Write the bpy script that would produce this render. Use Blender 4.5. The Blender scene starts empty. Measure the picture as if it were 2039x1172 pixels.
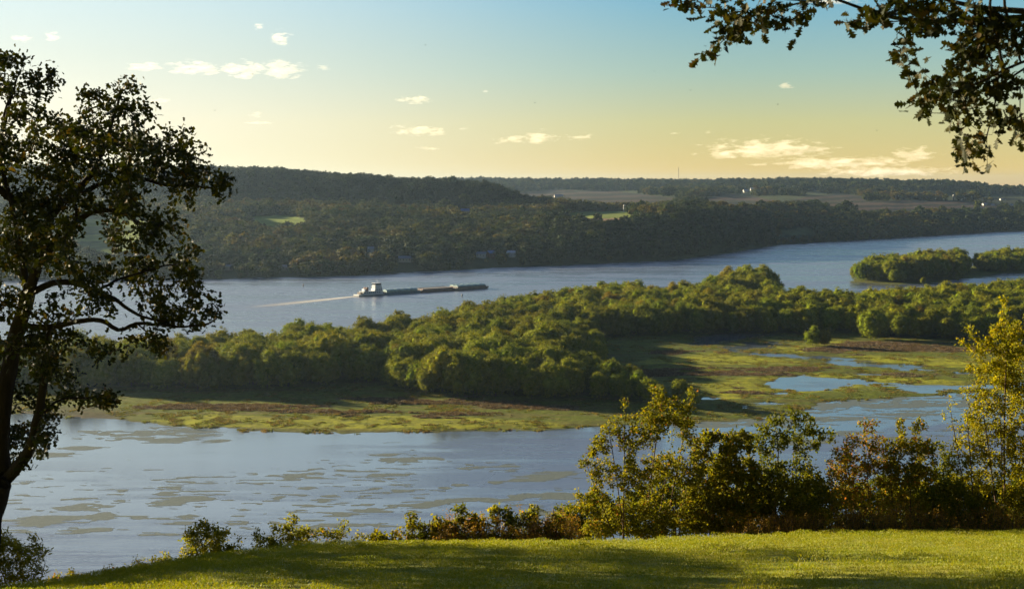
import bpy, math, random
import numpy as np
from mathutils import Vector, Matrix
random.seed(7)
rng = np.random.default_rng(11)
SC = bpy.context.scene
COL = SC.collection

# ------------------------------------------------------------------ camera
F, CX, CY, YH, H = 2832.0, 1019.5, 586.0, 365.0, 120.0     # focal length and centre in photo pixels, eye height over the river
PITCH = math.atan((CY - YH) / F)
cam_d = bpy.data.cameras.new('camera'); cam = bpy.data.objects.new('camera', cam_d); COL.objects.link(cam)
cam_d.sensor_width = 36; cam_d.lens = 36 * F / 2039
cam_d.clip_start = 0.2; cam_d.clip_end = 120000
cam.location = (0, 0, H); cam.rotation_euler = (math.pi / 2 - PITCH, 0, 0)
cam_d.dof.use_dof = True; cam_d.dof.focus_distance = 300; cam_d.dof.aperture_fstop = 7.1
SC.camera = cam

def ray(px, py):
    a = (np.asarray(px, float) - CX) / F; b = (CY - np.asarray(py, float)) / F
    y = math.cos(PITCH) + b * math.sin(PITCH); z = -math.sin(PITCH) + b * math.cos(PITCH)
    return a / y, z / y
def P(px, py, d):                       # the point of that line of sight at depth d
    u, v = ray(px, py); return np.stack([u * d, np.ones_like(u) * d, H + v * d], -1)
def G(px, py, z=0.0):                   # the point of that line of sight at height z
    u, v = ray(px, py); d = (z - H) / v; return np.stack([u * d, d, d * 0 + z], -1)
def proj(X, Y, Z):
    dz = Z - H; c, s = math.cos(PITCH), math.sin(PITCH)
    fw = Y * c - dz * s; up = Y * s + dz * c
    return CX + F * X / fw, CY - F * up / fw

# ------------------------------------------------------------------ sun, sky, exposure
SUN_AZ, SUN_EL = math.radians(-55), math.radians(12)
sd = Vector((math.sin(SUN_AZ) * math.cos(SUN_EL), math.cos(SUN_AZ) * math.cos(SUN_EL), math.sin(SUN_EL)))
sl = bpy.data.lights.new('sun', 'SUN'); sl.energy = 5.0; sl.angle = math.radians(0.5); sl.color = (1.0, 0.84, 0.56)
so = bpy.data.objects.new('sun', sl); COL.objects.link(so); so.rotation_euler = sd.to_track_quat('Z', 'Y').to_euler()
SC.view_settings.view_transform = 'Standard'; SC.view_settings.look = 'None'; SC.view_settings.gamma = 1
SC.view_settings.exposure = 1.62
SC.cycles.max_bounces = 7; SC.cycles.diffuse_bounces = 2; SC.cycles.glossy_bounces = 3; SC.cycles.transmission_bounces = 3
SC.cycles.transparent_max_bounces = 8; SC.cycles.volume_bounces = 6; SC.cycles.caustics_reflective = False; SC.cycles.caustics_refractive = False
SC.cycles.use_denoising = True; SC.cycles.volume_step_rate = 1.0; SC.cycles.volume_max_steps = 96
SC.cycles.sample_clamp_indirect = 4

def lin(c):
    c = [v / 255 for v in c[:3]]
    return [v / 12.92 if v <= 0.04045 else ((v + 0.055) / 1.055) ** 2.4 for v in c]

class NT:
    def __init__(s, nt): s.nt = nt; s.L = nt.links; nt.nodes.clear()
    def n(s, t, **kw):
        o = s.nt.nodes.new(t)
        for k, v in kw.items():
            if k[0] == 'i' and k[1:].isdigit(): s.put(o.inputs[int(k[1:])], v)
            else: setattr(o, k, v)
        return o
    def put(s, sock, v):
        if hasattr(v, 'is_output') or isinstance(v, bpy.types.NodeSocket): s.L.new(v, sock)
        elif isinstance(v, (tuple, list)) and len(v) == 3 and sock.type == 'RGBA': sock.default_value = (*v, 1)
        else: sock.default_value = v
    def inp(s, node, name, v): s.put(node.inputs[name], v)
    def math(s, op, a, b=0.0, c=0.0, clamp=False):
        m = s.n('ShaderNodeMath', operation=op, i0=a, i1=b, i2=c); m.use_clamp = clamp; return m.outputs[0]
    def vmath(s, op, a, b=(0, 0, 0)):
        m = s.n('ShaderNodeVectorMath', operation=op); s.put(m.inputs[0], a)
        if op == 'SCALE': s.put(m.inputs[3], b)
        else: s.put(m.inputs[1], b)
        return m.outputs[1] if op in ('DOT_PRODUCT', 'LENGTH') else m.outputs[0]
    def ramp(s, f, stops, interp='LINEAR'):
        r = s.n('ShaderNodeValToRGB'); s.put(r.inputs[0], f); cr = r.color_ramp; cr.interpolation = interp
        while len(cr.elements) < len(stops): cr.elements.new(0.5)
        for e, (p, c) in zip(cr.elements, stops): e.position = p; e.color = (*c, 1) if len(c) == 3 else c
        return r.outputs[0]
    def mix(s, f, a, b, mode='MIX'):
        m = s.n('ShaderNodeMix', data_type='RGBA', blend_type=mode); s.put(m.inputs[0], f)
        s.put(m.inputs[6], a); s.put(m.inputs[7], b); return m.outputs[2]
    def maprange(s, v, a, b, c=0.0, d=1.0, t='LINEAR'):
        m = s.n('ShaderNodeMapRange', interpolation_type=t); s.put(m.inputs[0], v)
        for i, q in enumerate((a, b, c, d)): m.inputs[i + 1].default_value = q
        return m.outputs[0]
    def noise(s, vec, scale, detail=3.0, rough=0.5, dist=0.0):
        m = s.n('ShaderNodeTexNoise'); s.put(m.inputs['Vector'], vec); m.inputs['Scale'].default_value = scale
        m.inputs['Detail'].default_value = detail; m.inputs['Roughness'].default_value = rough; m.inputs['Distortion'].default_value = dist
        return m.outputs[0]
    def mapping(s, vec, scale=(1, 1, 1), rot=(0, 0, 0)):
        m = s.n('ShaderNodeMapping'); s.put(m.inputs[0], vec); m.inputs['Scale'].default_value = scale; m.inputs['Rotation'].default_value = rot
        return m.outputs[0]
    def bump(s, h, strength, dist):
        m = s.n('ShaderNodeBump'); s.put(m.inputs['Height'], h); s.put(m.inputs['Strength'], strength); m.inputs['Distance'].default_value = dist
        return m.outputs[0]

W = bpy.data.worlds.new('World'); SC.world = W; W.use_nodes = True
w = NT(W.node_tree)
tc = w.n('ShaderNodeTexCoord').outputs['Generated']
dirn = w.vmath('NORMALIZE', tc)
sp = w.n('ShaderNodeSeparateXYZ', i0=dirn)
elev = w.math('MULTIPLY', w.math('ARCSINE', sp.outputs[2]), 180 / math.pi)
t = w.math('POWER', w.math('DIVIDE', elev, 60.0, clamp=True), 0.5)      # 0.5 deg -> .09, 2.4 -> .2, 5.4 -> .3, 7.4 -> .35, 15 -> .5
flat = w.vmath('NORMALIZE', w.n('ShaderNodeCombineXYZ', i0=sp.outputs[0], i1=sp.outputs[1], i2=0.0).outputs[0])
saz = w.vmath('DOT_PRODUCT', flat, (math.sin(SUN_AZ), math.cos(SUN_AZ), 0))
far_side = w.ramp(t, [(0.0, lin((226, 186, 108))), (0.09, lin((230, 198, 112))), (0.2, lin((200, 198, 142))), (0.27, lin((158, 188, 176))),
                      (0.345, lin((112, 172, 196))), (0.5, lin((152, 180, 214))), (0.72, lin((58, 92, 150))), (1.0, lin((38, 66, 118)))])
sun_side = w.ramp(t, [(0.0, lin((252, 236, 180))), (0.1, lin((255, 249, 214))), (0.2, lin((252, 247, 222))), (0.29, lin((226, 236, 226))),
                      (0.36, lin((208, 232, 238))), (0.5, lin((216, 230, 242))), (0.72, lin((78, 116, 172))), (1.0, lin((44, 76, 130)))])
glow = w.maprange(saz, 0.42, 0.86, 0.0, 1.0, 'SMOOTHSTEP')
grad = w.mix(glow, far_side, sun_side)
# the half of the sky behind the viewer is a duller blue
back = w.maprange(sp.outputs[1], -0.5, 0.35, 0.22, 1.0)
grad = w.mix(1.0, grad, w.n('ShaderNodeCombineXYZ', i0=back, i1=back, i2=back).outputs[0], 'MULTIPLY')
sky = w.n('ShaderNodeTexSky', sky_type='NISHITA', sun_disc=False, sun_elevation=SUN_EL, sun_rotation=SUN_AZ, air_density=1.2, dust_density=2.5, ozone_density=1.5, altitude=200)
nish = w.vmath('SCALE', sky.outputs[0], 0.09)
grad = w.mix(0.12, grad, nish)
bg = w.n('ShaderNodeBackground', i0=grad, i1=0.375)
w.L.new(bg.outputs[0], w.n('ShaderNodeOutputWorld').inputs[0])

# ------------------------------------------------------------------ helpers
def link(o, parent=None):
    COL.objects.link(o)
    if parent is not None: o.parent = parent
    return o
def tag(o, label=None, cat=None, group=None, kind=None):
    if label: o['label'] = label
    if cat: o['category'] = cat
    if group: o['group'] = group
    if kind: o['kind'] = kind
    return o
def empty(name, loc, rz=0.0):
    o = bpy.data.objects.new(name, None); o.empty_display_size = 0.5; link(o); o.location = loc; o.rotation_euler = (0, 0, rz); return o
def mesh(name, V, faces, smooth=False):
    V = np.ascontiguousarray(V, dtype=np.float32).reshape(-1, 3)
    if not isinstance(faces, list): faces = [faces]
    faces = [np.asarray(f, dtype=np.int32) for f in faces if len(f)]
    me = bpy.data.meshes.new(name)
    me.vertices.add(len(V)); me.vertices.foreach_set('co', V.ravel())
    nl = sum(f.size for f in faces); npoly = sum(len(f) for f in faces)
    me.loops.add(nl); me.loops.foreach_set('vertex_index', np.concatenate([f.ravel() for f in faces]))
    tot = np.concatenate([np.full(len(f), f.shape[1], np.int32) for f in faces])
    st = np.concatenate([[0], np.cumsum(tot)[:-1]]).astype(np.int32)
    me.polygons.add(npoly); me.polygons.foreach_set('loop_start', st); me.polygons.foreach_set('loop_total', tot)
    if smooth: me.polygons.foreach_set('use_smooth', np.ones(npoly, bool))
    me.update(calc_edges=True); me.validate()
    return me
def obj(name, me, mat=None, parent=None):
    if mat is not None and not me.materials: me.materials.append(mat)
    return link(bpy.data.objects.new(name, me), parent)
def attr_f(me, name, vals):
    a = me.attributes.new(name, 'FLOAT', 'POINT'); a.data.foreach_set('value', np.asarray(vals, np.float32).ravel())
def attr_c(me, name, vals):
    a = me.attributes.new(name, 'FLOAT_COLOR', 'POINT'); v = np.ones((len(vals), 4), np.float32); v[:, :3] = vals; a.data.foreach_set('color', v.ravel())

class MB:                                # collects boxes, prisms and tubes for one mesh
    def __init__(s): s.V = []; s.F = []
    def add(s, vs, fs):
        b = len(s.V); s.V += [tuple(v) for v in vs]; s.F += [tuple(b + i for i in f) for f in fs]; return s
    def box(s, x0, x1, y0, y1, z0, z1, tx=0.0, ty=0.0):
        v = [(x0, y0, z0), (x1, y0, z0), (x1, y1, z0), (x0, y1, z0), (x0 + tx, y0 + ty, z1), (x1 - tx, y0 + ty, z1), (x1 - tx, y1 - ty, z1), (x0 + tx, y1 - ty, z1)]
        return s.add(v, [(3, 2, 1, 0), (4, 5, 6, 7), (0, 1, 5, 4), (1, 2, 6, 5), (2, 3, 7, 6), (3, 0, 4, 7)])
    def prism(s, prof, a, b, axis='x'):  # a closed outline swept along an axis
        n = len(prof); f = (lambda t, p: (t, p[0], p[1])) if axis == 'x' else (lambda t, p: (p[0], t, p[1]))
        v = [f(a, p) for p in prof] + [f(b, p) for p in prof]
        return s.add(v, [tuple(range(n))[::-1], tuple(range(n, 2 * n))] + [(i, (i + 1) % n, n + (i + 1) % n, n + i) for i in range(n)])
    def cyl(s, x, y, z0, z1, r0, r1=None, n=12):
        r1 = r0 if r1 is None else r1
        v = [(x + r * math.cos(2 * math.pi * i / n), y + r * math.sin(2 * math.pi * i / n), z) for z, r in ((z0, r0), (z1, r1)) for i in range(n)]
        return s.add(v, [tuple(range(n))[::-1], tuple(range(n, 2 * n))] + [(i, (i + 1) % n, n + (i + 1) % n, n + i) for i in range(n)])
    def bar(s, p, q, r, n=5):
        p, q = Vector(p), Vector(q); d = (q - p).normalized(); a = d.orthogonal().normalized(); b = d.cross(a)
        v = [c + (a * math.cos(2 * math.pi * i / n) + b * math.sin(2 * math.pi * i / n)) * r for c in (p, q) for i in range(n)]
        return s.add(v, [tuple(range(n))[::-1], tuple(range(n, 2 * n))] + [(i, (i + 1) % n, n + (i + 1) % n, n + i) for i in range(n)])
    def build(s, name, mat, parent=None):
        me = bpy.data.meshes.new(name); me.from_pydata(s.V, [], s.F); me.update(); return obj(name, me, mat, parent)

def _hash(xi, yi, seed):
    M = 0xffffffff
    h = (xi * 374761393 + yi * 668265263 + seed * 974126177) & M
    h = ((h ^ (h >> 13)) * 1274126177) & M
    h = ((h ^ (h >> 15)) * 2246822519) & M if False else h
    return ((h ^ (h >> 16)) & M) / M
def vnoise(x, y, seed=0):
    x = np.asarray(x, float); y = np.asarray(y, float)
    xi = np.floor(x).astype(np.int64); yi = np.floor(y).astype(np.int64); fx = x - xi; fy = y - yi
    fx = fx * fx * (3 - 2 * fx); fy = fy * fy * (3 - 2 * fy)
    a = _hash(xi, yi, seed); b = _hash(xi + 1, yi, seed); c = _hash(xi, yi + 1, seed); d = _hash(xi + 1, yi + 1, seed)
    return (a * (1 - fx) + b * fx) * (1 - fy) + (c * (1 - fx) + d * fx) * fy
def fbm(x, y, octaves=4, seed=0):       # -1..1
    s = 0; amp = 0.5; tot = 0
    for k in range(octaves):
        s = s + amp * vnoise(np.asarray(x) * 2 ** k, np.asarray(y) * 2 ** k, seed + 17 * k); tot += amp; amp *= 0.5
    return 2 * s / tot - 1
def sdf(poly, X, Y, sy=1.0):            # signed distance, positive inside
    p = np.array(poly, float); p[:, 1] *= sy; Y = Y * sy
    n = len(p); best = np.full(X.shape, 1e18); inside = np.zeros(X.shape, bool)
    for i in range(n):
        a = p[i]; b = p[(i + 1) % n]; e = b - a; wx = X - a[0]; wy = Y - a[1]
        t_ = np.clip((wx * e[0] + wy * e[1]) / (e @ e + 1e-9), 0, 1)
        best = np.minimum(best, (wx - e[0] * t_) ** 2 + (wy - e[1] * t_) ** 2)
        c = ((a[1] <= Y) & (b[1] > Y)) | ((b[1] <= Y) & (a[1] > Y))
        if abs(e[1]) > 1e-9: inside ^= c & (X < a[0] + (Y - a[1]) * e[0] / e[1])
    return np.sqrt(best) * np.where(inside, 1, -1)
def smooth(a, b, x):
    t_ = np.clip((x - a) / (b - a), 0, 1); return t_ * t_ * (3 - 2 * t_)

def material(name):
    m = bpy.data.materials.new(name); m.use_nodes = True; return m, NT(m.node_tree)
def out(nt, sh): nt.L.new(sh, nt.n('ShaderNodeOutputMaterial').inputs[0])
def plain(name, col, rough=0.6, metal=0.0, var=0.12, scale=1.5):
    m, n = material(name)
    g = n.noise(n.n('ShaderNodeTexCoord').outputs['Object'], scale, 4)
    c = n.mix(n.maprange(g, 0.3, 0.7), [v * (1 - var) for v in col], [min(1, v * (1 + var)) for v in col])
    b = n.n('ShaderNodeBsdfPrincipled'); n.inp(b, 'Base Color', c); n.inp(b, 'Roughness', rough); n.inp(b, 'Metallic', metal)
    out(n, b.outputs[0]); return m
def leaf_mat(name, stops, rough=0.5, trans=0.35, spec=0.4, tree_var=0.25):
    """leaf by leaf colour, some light passing through, and a little difference from tree to tree"""
    m, n = material(name)
    r = n.n('ShaderNodeNewGeometry').outputs['Random Per Island']
    c = n.ramp(r, stops)
    oi = n.n('ShaderNodeObjectInfo').outputs['Random']
    hs = n.n('ShaderNodeHueSaturation'); n.inp(hs, 'Color', c)
    n.inp(hs, 'Hue', n.maprange(oi, 0, 1, 0.5 - 0.05 * tree_var * 2, 0.5 + 0.03 * tree_var * 2)); n.inp(hs, 'Value', n.maprange(n.math('FRACT', n.math('MULTIPLY', oi, 7.31)), 0, 1, 1 - tree_var, 1 + tree_var))
    c = hs.outputs[0]
    b = n.n('ShaderNodeBsdfPrincipled'); n.inp(b, 'Base Color', c); n.inp(b, 'Roughness', rough); n.inp(b, 'Specular IOR Level', spec)
    tr = n.n('ShaderNodeBsdfTranslucent', i0=n.mix(1.0, c, (1.25, 1.15, 0.5), 'MULTIPLY'))
    mx = n.n('ShaderNodeMixShader', i0=trans); n.L.new(b.outputs[0], mx.inputs[1]); n.L.new(tr.outputs[0], mx.inputs[2])
    out(n, mx.outputs[0]); return m
def bark_mat(name, col):
    m, n = material(name)
    v = n.mapping(n.n('ShaderNodeTexCoord').outputs['Object'], (9, 9, 1.6)); g = n.noise(v, 1.5, 5, 0.65)
    b = n.n('ShaderNodeBsdfPrincipled'); n.inp(b, 'Base Color', n.ramp(g, [(0.3, [c * 0.45 for c in col]), (0.65, col)])); n.inp(b, 'Roughness', 0.9); n.inp(b, 'Specular IOR Level', 0.15)
    n.L.new(n.bump(g, 0.9, 0.06), b.inputs['Normal']); out(n, b.outputs[0]); return m

# ------------------------------------------------------------------ instancing for what nobody could count
def scatter(name, protos, pts, idx, scl, rot, label, cat):
    """one 'stuff' object: copies of a few small plants over given points"""
    pc = bpy.data.collections.new(name + '_kinds')
    for i, me in enumerate(protos):
        o = bpy.data.objects.new('%s_kind_%02d' % (name, i), me); pc.objects.link(o)
    me = bpy.data.meshes.new(name); me.vertices.add(len(pts)); me.vertices.foreach_set('co', np.asarray(pts, np.float32).ravel())
    a = me.attributes.new('idx', 'INT', 'POINT'); a.data.foreach_set('value', np.asarray(idx, np.int32))
    a = me.attributes.new('scl', 'FLOAT_VECTOR', 'POINT'); a.data.foreach_set('vector', np.asarray(scl, np.float32).ravel())
    attr_f(me, 'rot', rot)
    o = obj(name, me); tag(o, label, cat, kind='stuff')
    ng = bpy.data.node_groups.new(name, 'GeometryNodeTree')
    ng.interface.new_socket('Geometry', in_out='INPUT', socket_type='NodeSocketGeometry'); ng.interface.new_socket('Geometry', in_out='OUTPUT', socket_type='NodeSocketGeometry')
    N, L = ng.nodes, ng.links
    gi = N.new('NodeGroupInput'); go = N.new('NodeGroupOutput')
    ci = N.new('GeometryNodeCollectionInfo'); ci.inputs['Collection'].default_value = pc; ci.inputs['Separate Children'].default_value = True; ci.inputs['Reset Children'].default_value = True
    iop = N.new('GeometryNodeInstanceOnPoints'); iop.inputs['Pick Instance'].default_value = True
    def at(nm, ty): q = N.new('GeometryNodeInputNamedAttribute'); q.data_type = ty; q.inputs['Name'].default_value = nm; return q.outputs['Attribute']
    cx = N.new('ShaderNodeCombineXYZ'); L.new(at('rot', 'FLOAT'), cx.inputs[2])
    L.new(gi.outputs[0], iop.inputs['Points']); L.new(ci.outputs[0], iop.inputs['Instance']); L.new(at('idx', 'INT'), iop.inputs['Instance Index'])
    L.new(cx.outputs[0], iop.inputs['Rotation']); L.new(at('scl', 'FLOAT_VECTOR'), iop.inputs['Scale']); L.new(iop.outputs[0], go.inputs[0])
    md = o.modifiers.new('scatter', 'NODES'); md.node_group = ng
    return o

# ------------------------------------------------------------------ leaves, twigs, crowns
def leaf_template(ys, ws, fold=0.12, curl=0.15):
    V = []; Fq = []
    for y, w_ in zip(ys, ws):
        z = -curl * y * y
        V += [(0, y, z), (-w_, y + 0.05 * (w_ > 0.2), z + fold * w_ * 2), (w_, y + 0.05 * (w_ > 0.2), z + fold * w_ * 2)]
    for j in range(len(ys) - 1):
        a, b = 3 * j, 3 * j + 3
        Fq += [(a, b, b + 1, a + 1), (a, a + 2, b + 2, b)]
    return np.array(V, float), np.array(Fq, np.int32)
LEAF_OAK_NEAR = leaf_template([0, .1, .22, .32, .46, .57, .72, .82, .93, 1.0], [.015, .05, .24, .09, .36, .14, .38, .18, .17, .02])
LEAF_OAK = leaf_template([0, .28, .44, .72, 1.0], [.03, .30, .14, .34, .05])
LEAF_OVAL = leaf_template([0, .35, .7, 1.0], [.02, .27, .22, .01])
LEAF_LANCE = leaf_template([0, .35, .7, 1.0], [.01, .13, .11, .0])
def place_leaves(tmpl, pos, axis, nrm, size):
    V0, F0 = tmpl; N = len(pos)
    a = axis / (np.linalg.norm(axis, axis=1, keepdims=True) + 1e-9)
    s = np.cross(a, nrm); s /= (np.linalg.norm(s, axis=1, keepdims=True) + 1e-9); n = np.cross(s, a)
    sz = size[:, None, None]
    V = pos[:, None] + sz * (V0[None, :, 0:1] * s[:, None] + V0[None, :, 1:2] * a[:, None] + V0[None, :, 2:3] * n[:, None])
    Fs = F0[None] + (np.arange(N) * len(V0))[:, None, None]
    return V.reshape(-1, 3), Fs.reshape(-1, F0.shape[1])

def colonize(nodes, par, att, step, infl, kill, iters=120, bias=(0, 0, 0.0), rg=rng):
    nodes = [np.array(n, float) for n in nodes]; par = list(par)
    A = att.copy(); NA = np.array(nodes)
    D = np.full(len(A), 1e18); I = np.zeros(len(A), int)
    def upd(start):
        nonlocal D, I
        new = np.array(nodes[start:])
        for c in range(0, len(new), 400):
            d = ((A[:, None] - new[None, c:c + 400]) ** 2).sum(2); j = d.argmin(1); dm = d[np.arange(len(A)), j]
            m = dm < D; D = np.where(m, dm, D); I = np.where(m, j + start + c, I)
    upd(0)
    bias = np.array(bias); kids = {}
    for it in range(iters):
        live = (D < infl ** 2)
        if not live.any():
            if len(A) and infl < 50: infl *= 1.6; continue
            break
        u = np.unique(I[live]); start = len(nodes); added = 0
        dirs = A[live] - np.array(nodes)[I[live]]; dirs /= np.linalg.norm(dirs, axis=1, keepdims=True) + 1e-9
        acc = {k: np.zeros(3) for k in u}
        S = np.zeros((len(nodes), 3)); np.add.at(S, I[live], dirs)
        for k in u:
            v = S[k]; L_ = np.linalg.norm(v)
            if L_ < 0.05 or kids.get(k, 0) > 3: D[I == k] = 0; continue
            kids[k] = kids.get(k, 0) + 1
            v = v / L_ + bias + rg.normal(0, 0.12, 3); v /= np.linalg.norm(v)
            nodes.append(nodes[k] + v * step); par.append(int(k)); added += 1
        if not added: break
        upd(start)
        keep = D > kill ** 2
        A, D, I = A[keep], D[keep], I[keep]
        if not len(A): break
    return np.array(nodes), np.array(par)

def radii(par, tip, expo=2.2, floor=None):
    n = len(par); r = np.zeros(n); cnt = np.zeros(n)
    for i in range(n - 1, -1, -1):
        v = max(cnt[i], tip ** expo)
        r[i] = v ** (1 / expo)
        if floor is not None and i < len(floor): r[i] = max(r[i], floor[i])
        if par[i] >= 0: cnt[par[i]] += r[i] ** expo if not (floor is not None and i < len(floor)) else 0
    return r
def tubes(nodes, par, r, sides=6, skip=None):
    n = len(nodes); d = np.zeros((n, 3)); m = par >= 0
    d[m] = nodes[m] - nodes[par[m]]; d[~m] = (0, 0, 1)
    L_ = np.linalg.norm(d, axis=1, keepdims=True); d = np.where(L_ > 1e-6, d / np.maximum(L_, 1e-6), (0, 0, 1.0))
    ref = np.where(np.abs(d[:, 2:3]) > 0.95, np.array([[1.0, 0, 0]]), np.array([[0, 0, 1.0]]))
    ref = np.tile(np.array([[0.31, 0.87, 0.38]]), (n, 1))
    a = np.cross(d, ref); a /= np.linalg.norm(a, axis=1, keepdims=True) + 1e-9; b = np.cross(d, a)
    th = np.arange(sides) * 2 * math.pi / sides
    cs = (np.cos(th)[None, :, None] * a[:, None] + np.sin(th)[None, :, None] * b[:, None])
    ids = np.where(m)[0]
    if skip is not None: ids = ids[~skip[ids]]
    pr = par[ids]
    r0 = np.minimum(r[pr], r[ids] * 1.35)
    same = r[pr] > r[ids] * 1.35
    fr = np.where(same[:, None, None], cs[ids], cs[pr])
    V0 = nodes[pr][:, None] + fr * r0[:, None, None]; V1 = nodes[ids][:, None] + cs[ids] * r[ids][:, None, None]
    V = np.concatenate([V0, V1], 1).reshape(-1, 3)
    k = np.arange(sides); q = np.stack([k, (k + 1) % sides, sides + (k + 1) % sides, sides + k], 1)
    Fs = q[None] + (np.arange(len(ids)) * 2 * sides)[:, None, None]
    return V, Fs.reshape(-1, 4)

def blob_points(blobs, density, depth_of, rg=rng):
    """blobs: (px, py, rx, ry, depth, weight) -> points in ellipsoids; radii in photo pixels"""
    out_ = []
    for b in blobs:
        px, py, rx, ry = b[:4]; d = b[4] if len(b) > 4 and b[4] is not None else depth_of; wt = b[5] if len(b) > 5 else 1.0
        n = max(3, int(rx * ry * density * wt)); q = rg.normal(size=(n, 3)); q /= np.linalg.norm(q, axis=1, keepdims=True); q *= rg.random((n, 1)) ** 0.42
        c = P(px, py, d); s = d / F
        out_.append(c + q * np.array([rx * s, min(rx, ry) * s * 1.15, ry * s]))
    return np.concatenate(out_)

def foliage(nodes, par, tmpl, per, size, spread, rg, only=None, droop=0.0, up=0.6):
    n = len(nodes); haschild = np.zeros(n, bool); haschild[par[par >= 0]] = True
    d = np.zeros((n, 3)); m = par >= 0; d[m] = nodes[m] - nodes[par[m]]; d /= np.linalg.norm(d, axis=1, keepdims=True) + 1e-9
    wts = np.where(haschild, per * 0.55, per)
    if only is not None: wts = wts * only
    cnt = rg.poisson(wts); ids = np.repeat(np.arange(n), cnt)
    pos = nodes[ids] + rg.normal(0, spread, (len(ids), 3))
    ax = d[ids] * 0.7 + rg.normal(0, 0.75, (len(ids), 3)); ax[:, 2] -= droop
    nr = rg.normal(0, 0.75, (len(ids), 3)); nr[:, 2] += up
    return place_leaves(tmpl, pos, ax, nr, size * rg.uniform(0.6, 1.2, len(ids)))

def merge(parts):
    Vs, Fs, b = [], [], 0
    for V, F_ in parts: Vs.append(V); Fs.append(F_ + b); b += len(V)
    return np.concatenate(Vs), np.concatenate(Fs)

# ------------------------------------------------------------------ the near lawn, high above the river
CREST = np.array([(-3000, 1500), (-900, 1400), (0, 1330), (130, 1270), (200, 1218), (262, 1164), (340, 1129), (463, 1106), (582, 1090), (692, 1079), (900, 1077), (1100, 1075), (1300, 1072), (1400, 1065), (1600, 1059.5), (2039, 1058), (2600, 1062), (4500, 1180)], float)
YC = 36.0
_cx = P(CREST[:, 0], CREST[:, 1], YC)
def lawn_z(x, y):
    x = np.asarray(x, float); y = np.asarray(y, float)
    zc = np.interp(x, _cx[:, 0], _cx[:, 2]) + 0.10
    yc = YC
    k = (118.45 - zc) / yc
    s = y - yc
    soft = 1.3; over = soft * np.logaddexp(0, s / soft)
    z = 118.45 - k * y - over * 0.42
    z = z + 0.05 * fbm(x * 0.18, y * 0.18, 3, 5)
    return np.maximum(z, -2)
lm, n = material('mown_grass')
tcg = n.n('ShaderNodeTexCoord').outputs['Object']
g1 = n.noise(tcg, 0.35, 4, 0.6); g2 = n.noise(n.mapping(tcg, (1, 1.0, 1)), 3.0, 4, 0.7); g3 = n.noise(tcg, 30, 3, 0.7)
c = n.mix(n.maprange(g1, 0.35, 0.68), (0.18, 0.23, 0.008), (0.33, 0.30, 0.014)); c = n.mix(n.maprange(g2, 0.42, 0.72, 0, 0.6), c, (0.24, 0.19, 0.05))
c = n.mix(n.maprange(g3, 0.4, 0.8, 0, 0.35), c, (0.09, 0.11, 0.01))
b = n.n('ShaderNodeBsdfPrincipled'); n.inp(b, 'Base Color', c); n.inp(b, 'Roughness', 0.85); n.inp(b, 'Specular IOR Level', 0.2)
n.L.new(n.bump(n.math('ADD', g3, n.math('MULTIPLY', g2, 0.6)), 0.8, 0.05), b.inputs['Normal']); out(n, b.outputs[0])
def grid_mesh(name, xs, ys, zf, smooth_=True):
    X, Y = np.meshgrid(xs, ys); Z = zf(X, Y); nx, ny = len(xs), len(ys)
    i = np.arange(nx * ny).reshape(ny, nx); q = np.stack([i[:-1, :-1], i[:-1, 1:], i[1:, 1:], i[1:, :-1]], -1).reshape(-1, 4)
    return mesh(name, np.stack([X, Y, Z], -1), q, smooth_)
ysl = np.concatenate([np.arange(-40, 8, 2.0), np.arange(8, 46, 0.35), np.geomspace(46, 300, 40)])
xsl = np.concatenate([-np.geomspace(24, 160, 20)[::-1], np.arange(-23.5, 23.6, 0.4), np.geomspace(24, 160, 20)])
lawn = obj('ground', grid_mesh('ground', xsl, ysl, lawn_z), lm); tag(lawn, kind='structure', label='mown lawn on the near hilltop')

blade_m = leaf_mat('grass_blades', [(0, (0.18, 0.24, 0.008)), (0.5, (0.24, 0.27, 0.010)), (0.9, (0.33, 0.31, 0.014)), (1, (0.40, 0.34, 0.05))], 0.55, 0.35, 0.25, 0.12)
def grass_patch(seed, n_=1500, size=1.0, h=0.022):
    r = np.random.default_rng(seed); p = np.stack([r.uniform(-size / 2, size / 2, n_), r.uniform(-size / 2, size / 2, n_), np.zeros(n_)], 1)
    hh = h * r.uniform(0.5, 1.5, n_); th = r.uniform(0, 6.28, n_); wv = 0.004 + 0.003 * r.random(n_)
    side = np.stack([np.cos(th), np.sin(th), th * 0], 1) * wv[:, None]
    lean = r.normal(0, 0.35, (n_, 3)) * hh[:, None]; lean[:, 2] = hh
    V = np.stack([p - side, p + side, p + lean], 1).reshape(-1, 3)
    me = mesh('grass_patch', V, np.arange(n_ * 3).reshape(-1, 3)); me.materials.append(blade_m); return me
gp = []
for yy in np.arange(15, 39, 0.8):
    for xx in np.arange(-0.5 * yy - 1, 0.55 * yy + 1, 0.8):
        gp.append((xx + random.uniform(-.2, .2), yy + random.uniform(-.2, .2)))
gp = np.array(gp); gz = lawn_z(gp[:, 0], gp[:, 1])
scatter('grass', [grass_patch(s) for s in range(4)], np.stack([gp[:, 0], gp[:, 1], gz - 0.01], 1), rng.integers(0, 4, len(gp)), np.repeat(rng.uniform(0.8, 1.25, (len(gp), 1)), 3, 1), rng.uniform(0, 6.28, len(gp)), 'short sunlit grass covering the near hilltop lawn', 'grass')

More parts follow.
